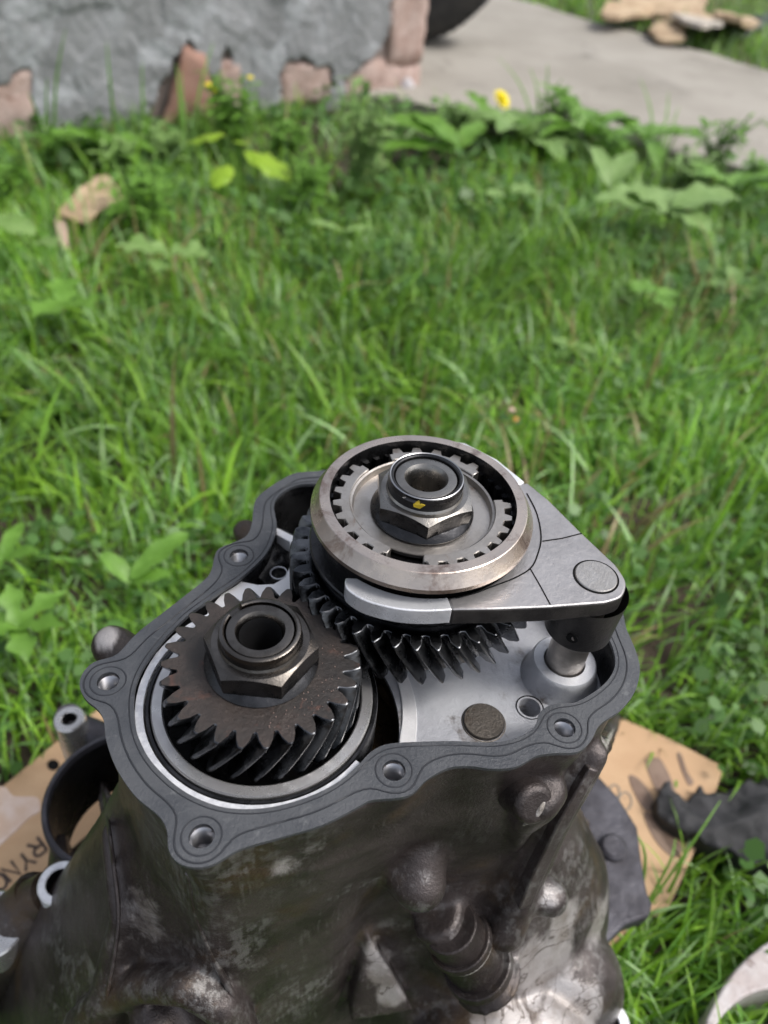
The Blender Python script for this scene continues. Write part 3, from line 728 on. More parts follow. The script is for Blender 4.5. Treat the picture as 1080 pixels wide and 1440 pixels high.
# ---- shift fork
zf = Z(.192); TF = .0075
fk = [(636, 858), (700, 857), (772, 854), (850, 848), (872, 841), (880, 828), (879, 814), (866, 794), (816, 747), (772, 703), (741, 678)]
foP = [P(*q, .192) for q in fk]
def arcC2(r, a_0, a_1, n_): return [C2+Vector((math.cos(R(a_0+(a_1-a_0)*i/n_)), math.sin(R(a_0+(a_1-a_0)*i/n_)), 0))*r for i in range(n_+1)]
RI = .0375
ang_s = math.degrees(math.atan2(*(foP[0]-C2).yx)); ang_e = math.degrees(math.atan2(*(foP[-1]-C2).yx))
main = flat(foP)[:4]+[p for p in catmull(flat(foP)[3:8], 4, False)][1:]+flat(foP)[8:]+arcC2(RI, ang_e, ang_s, 36)
fork = empty('shift_fork'); G(fork)
def GF(o): o.parent = fork; o.matrix_parent_inverse = Matrix.Identity(4); return o
fork.location = (0, 0, 0)
GF(prism('fork_plate', main, zf-TF, zf, [M_FORK, M_FDARK], None, bev=.0008))
# sides of the plate dark
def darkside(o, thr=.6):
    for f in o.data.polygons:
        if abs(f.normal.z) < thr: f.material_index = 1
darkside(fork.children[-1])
ft = flat([P(*q, .192) for q in [(486, 813), (485, 822), (491, 832), (515, 846), (558, 857), (600, 860), (636, 858)]])
arm1 = catmull(ft, 4, False)+arcC2(RI, ang_s, ang_s-(ang_s+123), 18)
o = prism('fork_arm', arm1, zf-TF+.0008, zf+.0003, M_FORKB, None, bev=.0028, seg=5); GF(o); o['label'] = 'plated arm tip with its bright reflection painted into the colour'
arm2 = flat([P(*q, .192) for q in [(741, 678), (700, 645), (655, 622), (632, 618), (600, 624)]])+arcC2(RI+.001, 88, ang_e, 18)
o = prism('fork_arm', arm2, zf-TF+.0008, zf+.0003, M_FORKB, None, bev=.0018, seg=3); GF(o)
# machining seams
def seam(px, r=.00022): return tube_d([P(*q, .1919) for q in px], r, 6)
sl = [p for p in catmull([P(*q, .1919) for q in [(741, 694), (755, 722), (761, 755), (756, 780), (746, 799), (723, 813), (697, 823), (668, 834), (641, 841)]], 4, False)]
GF(mk('machining_seam', *join_d([tube_d(sl, .00028, 6), seam([(763, 761), (790, 757), (818, 750)]), seam([(746, 800), (760, 824), (774, 850)])]), M_GROOVE, None, 60))
GF(lathe('fork_pin', [(.0001, zf+.0006), (.0071, zf+.0006), (.0074, zf+.0003), (.0074, zf-.001), ], rx, M_PIN, None, 48))
GF(lathe('pin_gap', [(.0073, zf+.0001), (.0081, zf+.00012), (.0082, zf-.001)], rx, M_GROOVE, None, 48))
bz = Z(.2195)
GF(lathe('fork_hub', [(.0134, zf-TF+.001), (.0132, zf-TF-.003), (.0128, zf-TF-.010), (.0125, bz+.001), (.0118, bz), (.0076, bz)], rx, M_FDARK, None, 48))
hp = P(806, 894, .212); d = Vector((rx[0]-hp.x, rx[1]-hp.y, 0)).normalized(); s0 = Vector((rx[0], rx[1], hp.z))-d*.0129
GF(mk('roll_pin', *join_d([tube_d([s0-d*.0003, s0+d*.002], .0021, 16)]), M_GROOVE, None, 40))
GF(mk('roll_pin_rim', *cyl_d(s0-d*.0005+Vector((.0008, 0, .0004)), s0+d*.002, .0010, .001, 12), M_THREAD, None, 40))

# ---- gears
def gear_d(n_, rroot, rtip, z0, z1, twist, rbore, layers=9, ph=0, tipw=.16, rootw=.62, sharp=.0):
    prof = []
    p_ = 2*math.pi/n_
    for i in range(n_):
        a = ph+i*p_
        prof += [(a-p_*.5, rroot), (a-p_*rootw*.5, rroot+.0004), (a-p_*.285, rroot+(rtip-rroot)*.5), (a-p_*tipw*.5, rtip-.0002), (a, rtip), (a+p_*tipw*.5, rtip-.0002), (a+p_*.285, rroot+(rtip-rroot)*.5), (a+p_*rootw*.5, rroot+.0004)]
    m_ = len(prof); vs, fs = [], []
    for L in range(layers+1):
        t = L/layers; z = z1+(z0-z1)*t; tw = twist*t
        e = .0005 if L in (0, layers) else 0
        for (a, r) in prof:
            rr = r-(e if r > (rroot+rtip)/2 else 0); vs.append((rr*math.cos(a+tw), rr*math.sin(a+tw), z))
    for L in range(layers):
        for i in range(m_): fs.append((L*m_+i, L*m_+(i+1) % m_, (L+1)*m_+(i+1) % m_, (L+1)*m_+i))
    side = len(fs)
    nb = n_*8; k = len(vs)
    for z in (z1, z0):
        for i in range(nb): a = prof[i][0]+(0 if z == z1 else twist); vs.append((rbore*math.cos(a), rbore*math.sin(a), z))
    for i in range(m_):
        j = (i+1) % m_; fs.append((k+i, k+j, j, i)); fs.append((layers*m_+i, layers*m_+j, k+nb+j, k+nb+i))
    for i in range(nb): j = (i+1) % nb; fs.append((k+i, k+nb+i, k+nb+j, k+j))
    return vs, fs
def hexnut(parent, c, z0, Rf, Rh, a0, hh, mbody, mside):
    c = (c[0], c[1])
    GN = lambda o: (setattr(o, 'parent', parent), setattr(o, 'matrix_parent_inverse', Matrix.Identity(4)), o)[2]
    nut = GN(lathe('nut_flange', [(.012, z0), (Rf, z0), (Rf+.0002, z0+.0006), (Rf-.0004, z0+.0014), (Rf-.0022, z0+.0030), (.010, z0+.0030)], c, mside, None, 72))
    # hex with chamfered corners: intersect cone and prism
    vs, fs = [], []; n_ = 96; top = z0+hh
    def hexr(a): a = (a-a0) % (math.pi/3)-math.pi/6; return Rh*math.cos(math.pi/6)/math.cos(a)
    ap = Rh*math.cos(math.pi/6)
    rows = []
    A = [2*math.pi*i/n_+a0 for i in range(n_)]
    rows.append([(hexr(a)-.0004, z0+.0024) for a in A])
    rows.append([(hexr(a), z0+.0024+max(0, (hexr(a)-ap))*.9) for a in A])
    rows.append([(hexr(a), top-max(0, (hexr(a)-ap+.0006))*.52) for a in A])
    rows.append([(ap-.0006, top) for a in A])
    rows.append([(.0138, top+.0001) for a in A]); rows.append([(.0133, top+.0009) for a in A])
    for rw in rows:
        for a, (r, z) in zip(A, rw): vs.append((c[0]+r*math.cos(a), c[1]+r*math.sin(a), z))
    for j in range(len(rows)-1):
        for i in range(n_): fs.append((j*n_+i, j*n_+(i+1) % n_, (j+1)*n_+(i+1) % n_, (j+1)*n_+i))
    o = mk('hex_nut', vs, fs, [mbody, mside], None, 22); GN(o)
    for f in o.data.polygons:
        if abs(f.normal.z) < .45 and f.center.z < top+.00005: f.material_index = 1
    return nut
def collar(parent, c, z0, z1, m, mi, bore, notch_a=None, deep=.018):
    GN = lambda o: (setattr(o, 'parent', parent), setattr(o, 'matrix_parent_inverse', Matrix.Identity(4)), o)[2]
    n_ = 96; prof = [(.0133, z0), (.0131, z1-.0022), (.0134, z1-.0018), (.0131, z1-.0003), (.0126, z1), (.0119, z1), (.0115, z1-.0004), (.0114, z1-.003)]
    vs, fs = lathe_d(prof, (c[0], c[1]), n_)
    if notch_a is not None:
        vs2 = []
        for v in vs:
            a = math.degrees(math.atan2(v[1]-c[1], v[0]-c[0])); da = (a-notch_a+180) % 360-180
            if abs(da) < 12 and v[2] > z1-.0019:
                d = Vector((v[0]-c[0], v[1]-c[1])); q = d.normalized()*min(d.length, .0119); vs2.append((c[0]+q.x, c[1]+q.y, z1-.0022))
            else: vs2.append(v)
        vs = vs2
    GN(mk('lock_collar', vs, fs, m, None, 35))
    GN(lathe('shaft_end', [(.0113, z0), (.0112, z1-.0014), (.0108, z1-.0009), (.0104, z1-.0008), (bore+.0012, z1-.0008), (bore+.0004, z1-.0018), (bore, z1-.003), (bore*.86, z1-.006), (bore*.80, z1-deep), (.0035, z1-deep-.004), (.0033, z1-deep-.01), (.0001, z1-deep-.01)], (c[0], c[1]), [mi, M_BORE], None, 64))
    sh = parent.children[-1]
    for f in sh.data.polygons:
        r = math.hypot(f.center.x-c[0], f.center.y-c[1])
        if r < bore*.99 and f.center.z < z1-.0025: f.material_index = 1
# small gear (left)
g1 = empty('small_helical_gear'); G(g1)
gv, gf = gear_d(27, .0276, .0337, Z(.2330), Z(.2125), -R(22), .0120, ph=R(3), rootw=.80, tipw=.22)
o = mk('gear_wheel', [(v[0]+C1.x, v[1]+C1.y, v[2]) for v in gv], gf, [M_GEAR, M_GFACE], None, 28); o.parent = g1
for f in o.data.polygons:
    if f.normal.z > .8: f.material_index = 1
bevel_obj(o, .00025, 1, 50)
hexnut(g1, C1, Z(.2125), .0188, .0190, R(0), .0112, M_HEXD, M_BLACK)
collar(g1, C1, Z(.2018), Z(.1960), M_HEXD, M_HEXD, .0069, 145)
gw = lathe('gear_hub', [(.0125, Z(.255)), (.027, Z(.255)), (.027, Z(.2302))], (C1.x, C1.y), M_BLACK, None, 48); gw.parent = g1
# small grit on the face
gp = []
for i in range(60):
    a = R(rng.uniform(-75, 30)) if i < 85 else R(rng.uniform(0, 360)); r = rng.uniform(.0195, .0275); s = rng.uniform(.00008, .00028)
    gp.append(ball_d((C1.x+r*math.cos(a), C1.y+r*math.sin(a), Z(.2124)), s, 6))
gr = mk('grit', *join_d(gp), mat('pale_grit', (.20, .14, .12), None, rough=.8), None, 60); gr['kind'] = 'stuff'; gr.parent = g1
# large gear under the fork
g2 = empty('large_helical_gear'); G(g2)
gv, gf = gear_d(40, .0412, .0480, Z(.2265), Z(.2070), R(14), .012, ph=R(2), tipw=.14)
o = mk('gear_wheel', [(v[0]+C2.x, v[1]+C2.y, v[2]) for v in gv], gf, M_GEAR, None, 28); o.parent = g2; bevel_obj(o, .00025, 1, 50)
o = lathe('synchro_cone', [(.030, Z(.2265)-.004), (.0385, Z(.2268)), (.0385, Z(.2070)), (.0385, Z(.2062)), (.0372, Z(.2055)), (.0372, Z(.203)), (.012, Z(.203))], (C2.x, C2.y), M_BLACK, None, 96); o.parent = g2
o = lathe('shaft', [(.012, Z(.25)), (.012, Z(.19))], (C2.x, C2.y), M_BLACK, None, 48); o.parent = g2
# ---- synchroniser sleeve and hub
sy = empty('synchroniser'); G(sy)
zs = Z(.1800)
def teeth_ring(rin_root, rin_tip, rout, z0, z1, n_, a_0=0, a_1=360, duty=.5, inward=True, steps=None):
    """flat sector ring whose inner (or outer) edge carries trapezoid teeth"""
    pts_t = []; k = int(round(n_*(a_1-a_0)/360)); p_ = (a_1-a_0)/k
    for i in range(k):
        a = a_0+i*p_
        for (s, tip) in ((.0, 0), (.22, 0), (.34, 1), (.66, 1), (.78, 0)): pts_t.append((a+s*p_, rin_tip if tip else rin_root))
    if a_1-a_0 < 359: pts_t.append((a_1, rin_root))
    return pts_t
def ring_from(ptsA, rB, z0, z1, closed):
    vs, fs = [], []; k = len(ptsA)
    for z in (z1, z0):
        for (a, r) in ptsA: vs.append((C2.x+r*math.cos(R(a)), C2.y+r*math.sin(R(a)), z))
        for (a, r) in ptsA: vs.append((C2.x+rB*math.cos(R(a)), C2.y+rB*math.sin(R(a)), z))
    m_ = k if closed else k-1
    for i in range(m_):
        j = (i+1) % k
        fs += [(i, j, k+j, k+i), (2*k+i, 2*k+j, 3*k+j, 3*k+i), (i, j, 2*k+j, 2*k+i), (k+i, k+j, 3*k+j, 3*k+i)]
    if not closed: fs += [(0, k, 3*k, 2*k), (k-1, 2*k-1, 4*k-1, 3*k-1)]
    return vs, fs
prf = [(.0334, zs-.0230), (.0334, zs-.0010), (.0336, zs), (.0371, zs), (.0374, zs-.0002), (.0400, zs-.0046), (.0403, zs-.0050), (.0404, zs-.0066), (.0399, zs-.0072), (.0366, zs-.0076), (.0364, zs-.0084), (.0364, zs-.0200), (.0400, zs-.0206), (.0405, zs-.0212), (.0405, zs-.0226), (.0398, zs-.0232)]
o = lathe('sleeve', prf, (C2.x, C2.y), [M_SLEEVE, M_BLACK], None, 160, True, 25); o.parent = sy
for f in o.data.polygons:
    r = math.hypot(f.center.x-C2.x, f.center.y-C2.y)
    if f.center.z < zs-.0071 or r < .0335: f.material_index = 1
pt = teeth_ring(.0337, .0318, 0, 0, 0, 42); o = mk('sleeve_splines', *ring_from(pt, .0340, zs-.020, zs-.0055, True), M_BLACK, None, 25); o.parent = sy
for (a_0, a_1) in ((-88, 12), (-218, -112), (45, 118)):
    pt = teeth_ring(.0298, .0326, 0, 0, 0, 27, a_0, a_1); o = mk('hub_sector', *ring_from(pt, .0262, Z(.197), Z(.1825), False), M_STEEL, None, 25); bevel_obj(o, .0003, 1); o.parent = sy
o = lathe('hub_disc', [(.0262, Z(.1835)), (.0254, Z(.1838)), (.0248, Z(.1862)), (.0235, Z(.1862)), (.012, Z(.1862))], (C2.x, C2.y), M_STEEL, None, 96); o.parent = sy
o = lathe('hub_web', [(.0338, Z(.1985)), (.0262, Z(.1985)), (.0262, Z(.187)), (.0250, Z(.1870))], (C2.x, C2.y), M_BLACK, None, 96); o.parent = sy
hexnut(sy, C2, Z(.1858), .0186, .0186, R(-84), .0098, M_HEX, M_BLACK)
collar(sy, C2, Z(.1765), Z(.1700), M_BLACK, M_HEX, .0066, -112, .014)
# bright edge ring on collar and the yellow mark in the notch
o = lathe('collar_edge', [(.0131, Z(.1700)+.0001), (.0128, Z(.1700)+.0003), (.0125, Z(.1700)+.0001)], (C2.x, C2.y), M_THREAD, None, 96); o.parent = sy
ya = R(-99); yc = C2+Vector((math.cos(ya), math.sin(ya), 0))*.0131
tv = Vector((-math.sin(ya), math.cos(ya), 0)); nv_ = Vector((math.cos(ya), math.sin(ya), 0))
vs = []
for (s, z, o_) in ((-.0019, Z(.1726), .0003), (.0021, Z(.1719), .0005), (.0006, Z(.1738), .0004), (-.0017, Z(.1736), .0004), (-.0003, Z(.1712), .0000)):
    vs.append(yc+tv*s+nv_*o_+Vector((0, 0, z)))
vs += [v-nv_*.0008 for v in vs]
o = mk('paint_mark', vs, [(0, 3, 2, 1), (0, 1, 4), (5, 6, 7, 8), (0, 4, 9, 5), (4, 1, 6, 9), (1, 2, 7, 6), (2, 3, 8, 7), (3, 0, 5, 8)], M_YEL, None, 0); o.parent = sy
# re-root all second level pieces so that everything shares gearbox space
# ================================================================ THINGS ON THE GROUND
# cardboard
HB = .536
cb = [P(*q, HB) for q in [(0, 1108), (82, 1040), (260, 900), (560, 1000), (800, 960), (870, 1008), (945, 1040), (1018, 1078), (985, 1180), (938, 1282), (900, 1290), (700, 1500), (300, 1500), (60, 1480), (-60, 1300), (-160, 1240)]]
card = empty('flattened_cardboard_box', (cb[0].x, cb[0].y, Z(HB))); tag(card, 'flattened brown cardboard box with printed lettering lying under the gearbox', 'cardboard')
cpoly = flat(cb); o = prism('cardboard_sheet', cpoly, Z(HB)-.005, Z(HB), M_CARD, None, bev=.001); part(o, card)
def decal(name, px, m, h=HB, dz=.0006, par=card, lab=None, wobble=0):
    pts = flat([P(*q, h) for q in px])
    if len(pts) > 4: pts = catmull(pts, 4)
    o = prism(name, pts, Z(h)-.0005, Z(h)+dz, m, None); part(o, par)
    if lab: o['label'] = lab
    return o
decal('torn_paper_patch', [(-30, 1112), (5, 1107), (20, 1120), (52, 1122), (56, 1140), (40, 1152), (10, 1180), (-30, 1205)], M_CARDW)
decal('oil_stain', [(908, 1070), (925, 1066), (935, 1078), (945, 1100), (950, 1122), (930, 1122), (915, 1095)], M_STAIN)
decal('oil_stain', [(884, 1092), (896, 1094), (912, 1112), (920, 1135), (908, 1140), (893, 1118)], M_STAIN)
decal('oil_stain', [(905, 1145), (925, 1148), (945, 1175), (960, 1195), (945, 1205), (920, 1180)], M_STAIN)
decal('oil_stain', [(952, 1060), (958, 1062), (966, 1085), (975, 1100), (968, 1104), (958, 1082)], M_STAIN)
decal('round_hole_mark', [(75+8.5*math.cos(a), 1076+7.5*math.sin(a)) for a in [i*math.pi/5 for i in range(10)]], M_GROOVE)
# printed letters (strokes in pixels of their own small grid)
FONT = {'R': [[(0, 0), (0, 1)], [(0, 1), (.45, 1), (.6, .88), (.6, .66), (.45, .52), (0, .52)], [(.3, .52), (.62, 0)]],
        'Y': [[(0, 1), (.32, .5), (.64, 1)], [(.32, .5), (.32, 0)]],
        'N': [[(0, 0), (0, 1), (.6, 0), (.6, 1)]], 'O': [[(.32+.32*math.cos(a), .5+.5*math.sin(a)) for a in [i*math.pi/8 for i in range(17)]]]}
def strip(pts, wd, z):
    vs, fs = [], []
    for i, p in enumerate(pts):
        t = (pts[min(i+1, len(pts)-1)]-pts[max(i-1, 0)]).normalized(); nn = Vector((-t.y, t.x, 0))*wd/2
        for q in (p+nn, p-nn): vs += [Vector((q.x, q.y, z)), Vector((q.x, q.y, z-.0008))]
    for i in range(len(pts)-1):
        a = i*4; fs += [(a, a+2, a+6, a+4), (a, a+4, a+5, a+1), (a+2, a+3, a+7, a+6)]
    return vs, fs
def letters(text, pxs, up_px, hgt, m, par):
    for ch, q in zip(text, pxs):
        c0 = P(*q, HB); c1 = P(q[0]+up_px[0], q[1]+up_px[1], HB); up = (c1-c0); up.z = 0; up.normalize(); rt = Vector((up.y, -up.x, 0))
        parts = []
        for s in FONT[ch]:
            parts.append(strip([c0+rt*((x-.32)*hgt*.95)+up*((y-.5)*hgt) for x, y in s], hgt*.15, Z(HB)+.0006))
        part(mk('printed_letter', *join_d(parts), m, None, 0), par)
letters('RYNO', [(52, 1192), (37, 1210), (15, 1226), (-1, 1240)], (10, 13), .0125, M_INK, card)
for q, r in (((864, 1114), 8.5), ((879, 1127), 10.5)):
    pts = [P(q[0]+r*.85*math.cos(a), q[1]+r*1.2*math.sin(a), HB) for a in [i*math.pi/10 for i in range(21)]]
    part(mk('printed_ring', *strip(pts, .0011, Z(HB)+.0006), mat('grey_print', (.22, .20, .17), None, rough=.8), None, 0), card)
# black cloth
rp = [(921, 1122), (926, 1142), (945, 1165), (985, 1180), (1020, 1198), (1080, 1218), (1125, 1235), (1140, 1085), (1080, 1096), (1040, 1108), (1003, 1116), (986, 1104), (975, 1118), (952, 1120), (946, 1104), (936, 1110)]
rv = flat([P(*q, .525) for q in rp]); rr_ = resample(catmull(rv, 4), 90); rr_ = [p+Vector((noise.noise(p*160), noise.noise(p*150+Vector((5, 5, 5))), 0))*.007 for p in rr_]
rc0 = sum(rr_, Vector())/len(rr_)
def ragd(co, nr):
    e = .011*(.5-abs(noise.noise(Vector((co.x*9+co.y*14, co.y*42-co.x*16, 2)))+.5*noise.noise(Vector((co.x*30, co.y*40, 5)))))+.002*noise.fractal(Vector((co.x*60, co.y*90, 2)), .8, 2, 4)
    edge = min((Vector((co.x, co.y, 0))-p).length for p in rr_[::3])
    return co+Vector((0, 0, (e+min(edge, .02)*.55) if co.z > .026 else 0))
o = remesh('black_cloth', [prism_d(rr_, .016, .031)], M_RAG, None, .0018, 1, ragd); tag(o, 'black greasy cloth with frayed end lying over the cardboard edge', 'cloth')
# pale ring casting in the corner
hh = .505; oc, orr, ic, irr = (.341, .0667), .1512, (.2727, .1044), .0682
def clipArc(c, r, a0, a1, n_): return [Vector((c[0]+r*math.cos(R(a0+(a1-a0)*i/n_)), c[1]+r*math.sin(R(a0+(a1-a0)*i/n_)), 0)) for i in range(n_+1)]
cp = clipArc(oc, orr, 250, 60, 40)+[Vector((.40, .12, 0))]+clipArc(ic, irr, 20, 260, 30)+[Vector((.262, -.02, 0))]
bmr = empty('cast_housing_cover', (.3, .13, 0)); tag(bmr, 'pale blotchy metal casting with curved opening in the grass at lower right corner', 'metal casting')
o = prism('casting_face', cp, Z(hh)-.016, Z(hh), M_CASTL, None, bev=.0015, seg=3); part(o, bmr)
iw = clipArc(ic, irr+.001, 20, 260, 30); iw2 = clipArc(ic, irr+.006, 260, 20, 30)
o = prism('casting_wall', iw+iw2, .004, Z(hh)-.017, M_CASTL, None, bev=.001); part(o, bmr)

# debris beyond the path
def sheet(name, px, h, m, lab, cat, amp=.05, th=.012, seed=0, lift=0, group=None, sub=10):
    pts = flat([P(*q, h) for q in px]); pr_ = prism_d(resample(catmull(pts, 3), 48), .01, .01+th)
    def d_(co, nr): return co+Vector((0, 0, lift+amp*(.6+noise.fractal(Vector((co.x*3.2/max(.2, amp*12), co.y*5/max(.2, amp*12), seed)), 1, 2, 4))))
    o = remesh(name, [pr_], m, None, max(.004, th*.45), 1, d_); return tag(o, lab, cat, group)
def board(name, px, h, th, m, lab, cat, seed, tilt=(0, 0)):
    pts = resample(catmull(flat([P(*q, h) for q in px]), 3), 40); rnd = random.Random(seed); c = sum(pts, Vector())/len(pts)
    pts = [p+Vector((noise.noise(p*12), noise.noise(p*12+Vector((9, 0, 0))), 0))*.05 for p in pts]; top = []; n_ = len(pts)
    def zz(p): return Z(h)+tilt[0]*(p.x-c.x)+tilt[1]*(p.y-c.y)+.02*noise.noise(p*5)
    vs = [Vector((p.x, p.y, zz(p))) for p in pts]+[Vector((p.x, p.y, zz(p)-th)) for p in pts]
    cc = [c.lerp(p, .55) for p in pts]; vs += [Vector((p.x, p.y, zz(p)+.012*noise.noise(p*9))) for p in cc]+[Vector((c.x, c.y, zz(c)))]
    fs = [(i, (i+1) % n_, n_+(i+1) % n_, n_+i) for i in range(n_)]+[(i, (i+1) % n_, 2*n_+(i+1) % n_, 2*n_+i) for i in range(n_)]+[(2*n_+i, 2*n_+(i+1) % n_, 3*n_) for i in range(n_)]+[tuple(n_+i for i in range(n_))]
    return tag(mk(name, vs, fs, m, None, 30), lab, cat)
board('torn_board', [(845, 14), (900, -10), (965, -8), (1000, 16), (975, 18), (930, 10), (880, 18)], .46, .015, M_TAN, 'long torn tan board at the back left of the rubbish beyond the path', 'scrap', 3, (-.05, .08))
board('weathered_board', [(850, 18), (930, 12), (965, 24), (958, 44), (905, 44), (872, 34)], .52, .02, mat('grey_board', (.10, .085, .075), (.16, .13, .11), 8, rough=.9), 'grey brown weathered board lying between the path and torn tan board', 'board', 5)
board('torn_board', [(914, 30), (958, 24), (968, 34), (957, 50), (925, 48)], .49, .012, M_TAN, 'small tan scrap lying at the path edge on the grey board', 'scrap', 6, (.05, 0))
board('torn_board', [(960, 18), (1008, 18), (1014, 36), (990, 42), (962, 32)], .46, .014, mat('white_scrap', (.52, .48, .43), (.42, .36, .29), 9, rough=.9), 'whitish scrap in the middle of the rubbish beyond the path', 'scrap', 7, (0, -.1))
board('torn_board', [(1006, 16), (1040, 10), (1062, 24), (1056, 38), (1018, 40)], .47, .016, M_TAN, 'tan crumpled piece at the right end of the rubbish beyond the path', 'scrap', 8, (-.1, -.1))
sheet('dark_plastic_bag', [(962, 36), (990, 42), (1066, 38), (1074, 28), (1078, 46), (1040, 60), (1000, 52), (970, 48)], .55, M_BAG, 'dark plastic bag sticking out under the whitish and tan scraps', 'bag', .03, .02, 9)
# torn scraps in the lawn at the left
sheet('cardboard_scrap', [(78, 290), (100, 268), (130, 240), (150, 240), (172, 270), (150, 282), (125, 300), (98, 300)], .50, M_TAN, 'torn tan cardboard scrap lying in grass below the wall', 'scrap', .010, .006, 11, .03)
sheet('cardboard_scrap', [(76, 310), (92, 312), (98, 345), (88, 355), (80, 335)], .52, mat('pinkish_scrap', (.42, .30, .24), None, rough=.9), 'narrow pinkish cardboard scrap just below the larger torn tan piece', 'scrap', .01, .006, 12, .025)
p = P(571, 124, .53); o = mk('white_stone', *ball_d((p.x, p.y, .03), .022, 16, (1, .9, 1.2)), mat('pale_stone', (.55, .52, .55), (.4, .38, .38), 50, rough=.8), None, 60); tag(o, 'small whitish round stone at the foot of the wall corner', 'stone')
bud = empty('fallen_blossom', P(722, 583, .50)); tag(bud, 'small pale pink fallen blossom with orange base lying in the grass', 'blossom')
p = P(719, 577, .50); part(mk('petal', *ball_d(p, .0042, 12, (1, .7, .8)), mat('pale_petal', (.62, .45, .36), None, rough=.6), None, 60), bud)
p = P(725, 590, .50); part(mk('blossom_base', *ball_d(p, .0035, 12, (1, .8, .8)), mat('orange_base', (.6, .28, .07), None, rough=.6), None, 60), bud)

# ---------------------------------------------------------------- weeds and leaves
def leaf_d(base, direction, length, width, lobes=0, curl=.3, lift=.5, n_=10, roll=0, tipw=.0, fold=.25):
    d = Vector((direction[0], direction[1], 0)).normalized(); s = Vector((-d.y, d.x, 0))
    if roll: s = (s+Vector((0, 0, roll))).normalized()
    vs, fs = [], []
    for i in range(n_+1):
        t = i/n_; c = Vector(base)+d*(length*t*math.cos(lift*(1-t*.5)))+Vector((0, 0, length*(math.sin(lift)*t-curl*t*t)))
        wd = width*.5*(math.sin(math.pi*min(1, t*.92+.04))**.75)*(1+tipw*t)
        if lobes: wd *= 1+.38*math.sin(t*lobes*2*math.pi)
        if i == n_: wd = width*.02
        rip = .06*width*math.sin(t*17+length*90)
        vs += [c+s*wd+Vector((0, 0, fold*wd+rip)), c+s*wd*.5+Vector((0, 0, fold*.35*wd)), c, c-s*wd*.5+Vector((0, 0, fold*.35*wd)), c-s*wd+Vector((0, 0, fold*wd-rip))]
    for i in range(n_):
        for k in range(4): a = i*5+k; fs.append((a, a+1, a+6, a+5))
    return vs, fs
def plant(name, loc, lab, cat, leaves, m, group=None, stem=None, pname='leaf'):
    """leaves: list of (angle deg, length, width, lift, curl, lobes, z0)"""
    e = empty(name, loc); tag(e, lab, cat, group)
    for L in leaves:
        a, ln, wd, lift, curl, lobes, z0 = L[:7]; off = L[7] if len(L) > 7 else (0, 0)
        base = Vector((loc[0]+off[0], loc[1]+off[1], loc[2]+z0+.028))
        part(mk(pname, *leaf_d(base, (math.cos(R(a)), math.sin(R(a))), ln, wd, lobes, curl, lift), m, None, 0, fix=False), e)
        e.children[-1].data.shade_smooth()
    if stem: part(tube('stem', stem[0], stem[1], M_STEM, None, 6), e)
    return e
def g0(px, py, h=.54): p = P(px, py, h); return (p.x, p.y, 0.0)
# bright lime sapling
lp = g0(335, 262); e = plant('lime_leaf_sapling', lp, 'young sapling with bright lime green leaves in front of the wall', 'plant', [], M_LIME)
for (q, hh_, a, ln, wd) in (((318, 190), .45, 175, .075, .052), ((345, 212), .46, -25, .10, .062), ((322, 232), .475, -100, .065, .040), ((330, 200), .455, 60, .035, .025)):
    p = P(*q, hh_); part(mk('leaf', *leaf_d(p, (math.cos(R(a)), math.sin(R(a))), ln, wd, 0, .35, .05, fold=-.2), M_LIME, None, 0, fix=False), e); e.children[-1].data.shade_smooth()
    part(tube('stem', [lp, (p.x*.5+lp[0]*.5, p.y*.5+lp[1]*.5, p.z*.7), p], .0015, M_STEM, None, 6), e)
# dandelion with yellow flower
dp = P(706, 139, .47); de = empty('dandelion', (dp.x, dp.y+.05, 0)); tag(de, 'yellow dandelion flower on a stem at the path edge', 'flower')
part(tube('stem', [(dp.x-.01, dp.y+.04, 0), (dp.x-.004, dp.y+.02, dp.z*.6), (dp.x, dp.y, dp.z)], .0025, M_STEM, None, 6), de)
fp = []
for ring_, (n_, L, up) in enumerate(((22, .027, .10), (18, .021, .45), (12, .014, .9))):
    for i in range(n_):
        a = 360*i/n_+ring_*9; fp.append(leaf_d((0, 0, 0), (math.cos(R(a)), math.sin(R(a))), L, .0065, 0, .15, up, 3))
rot = Matrix.Rotation(R(38), 3, 'Y')@Matrix.Rotation(R(22), 3, 'X')
vs, fs = join_d(fp); part(mk('flower_head', [rot@Vector(v)+dp for v in vs], fs, M_FLOW, None, 0, fix=False), de)
part(mk('flower_base', *ball_d(dp-Vector((0, 0, .006)), .008, 10), M_STEM, None, 60), de)
for a in (200, 250, 300, 340, 120): part(mk('leaf', *leaf_d((dp.x-.01, dp.y+.03, .02), (math.cos(R(a)), math.sin(R(a))), .16, .04, 4, .4, .7), M_LEAF, None, 0, fix=False), de)
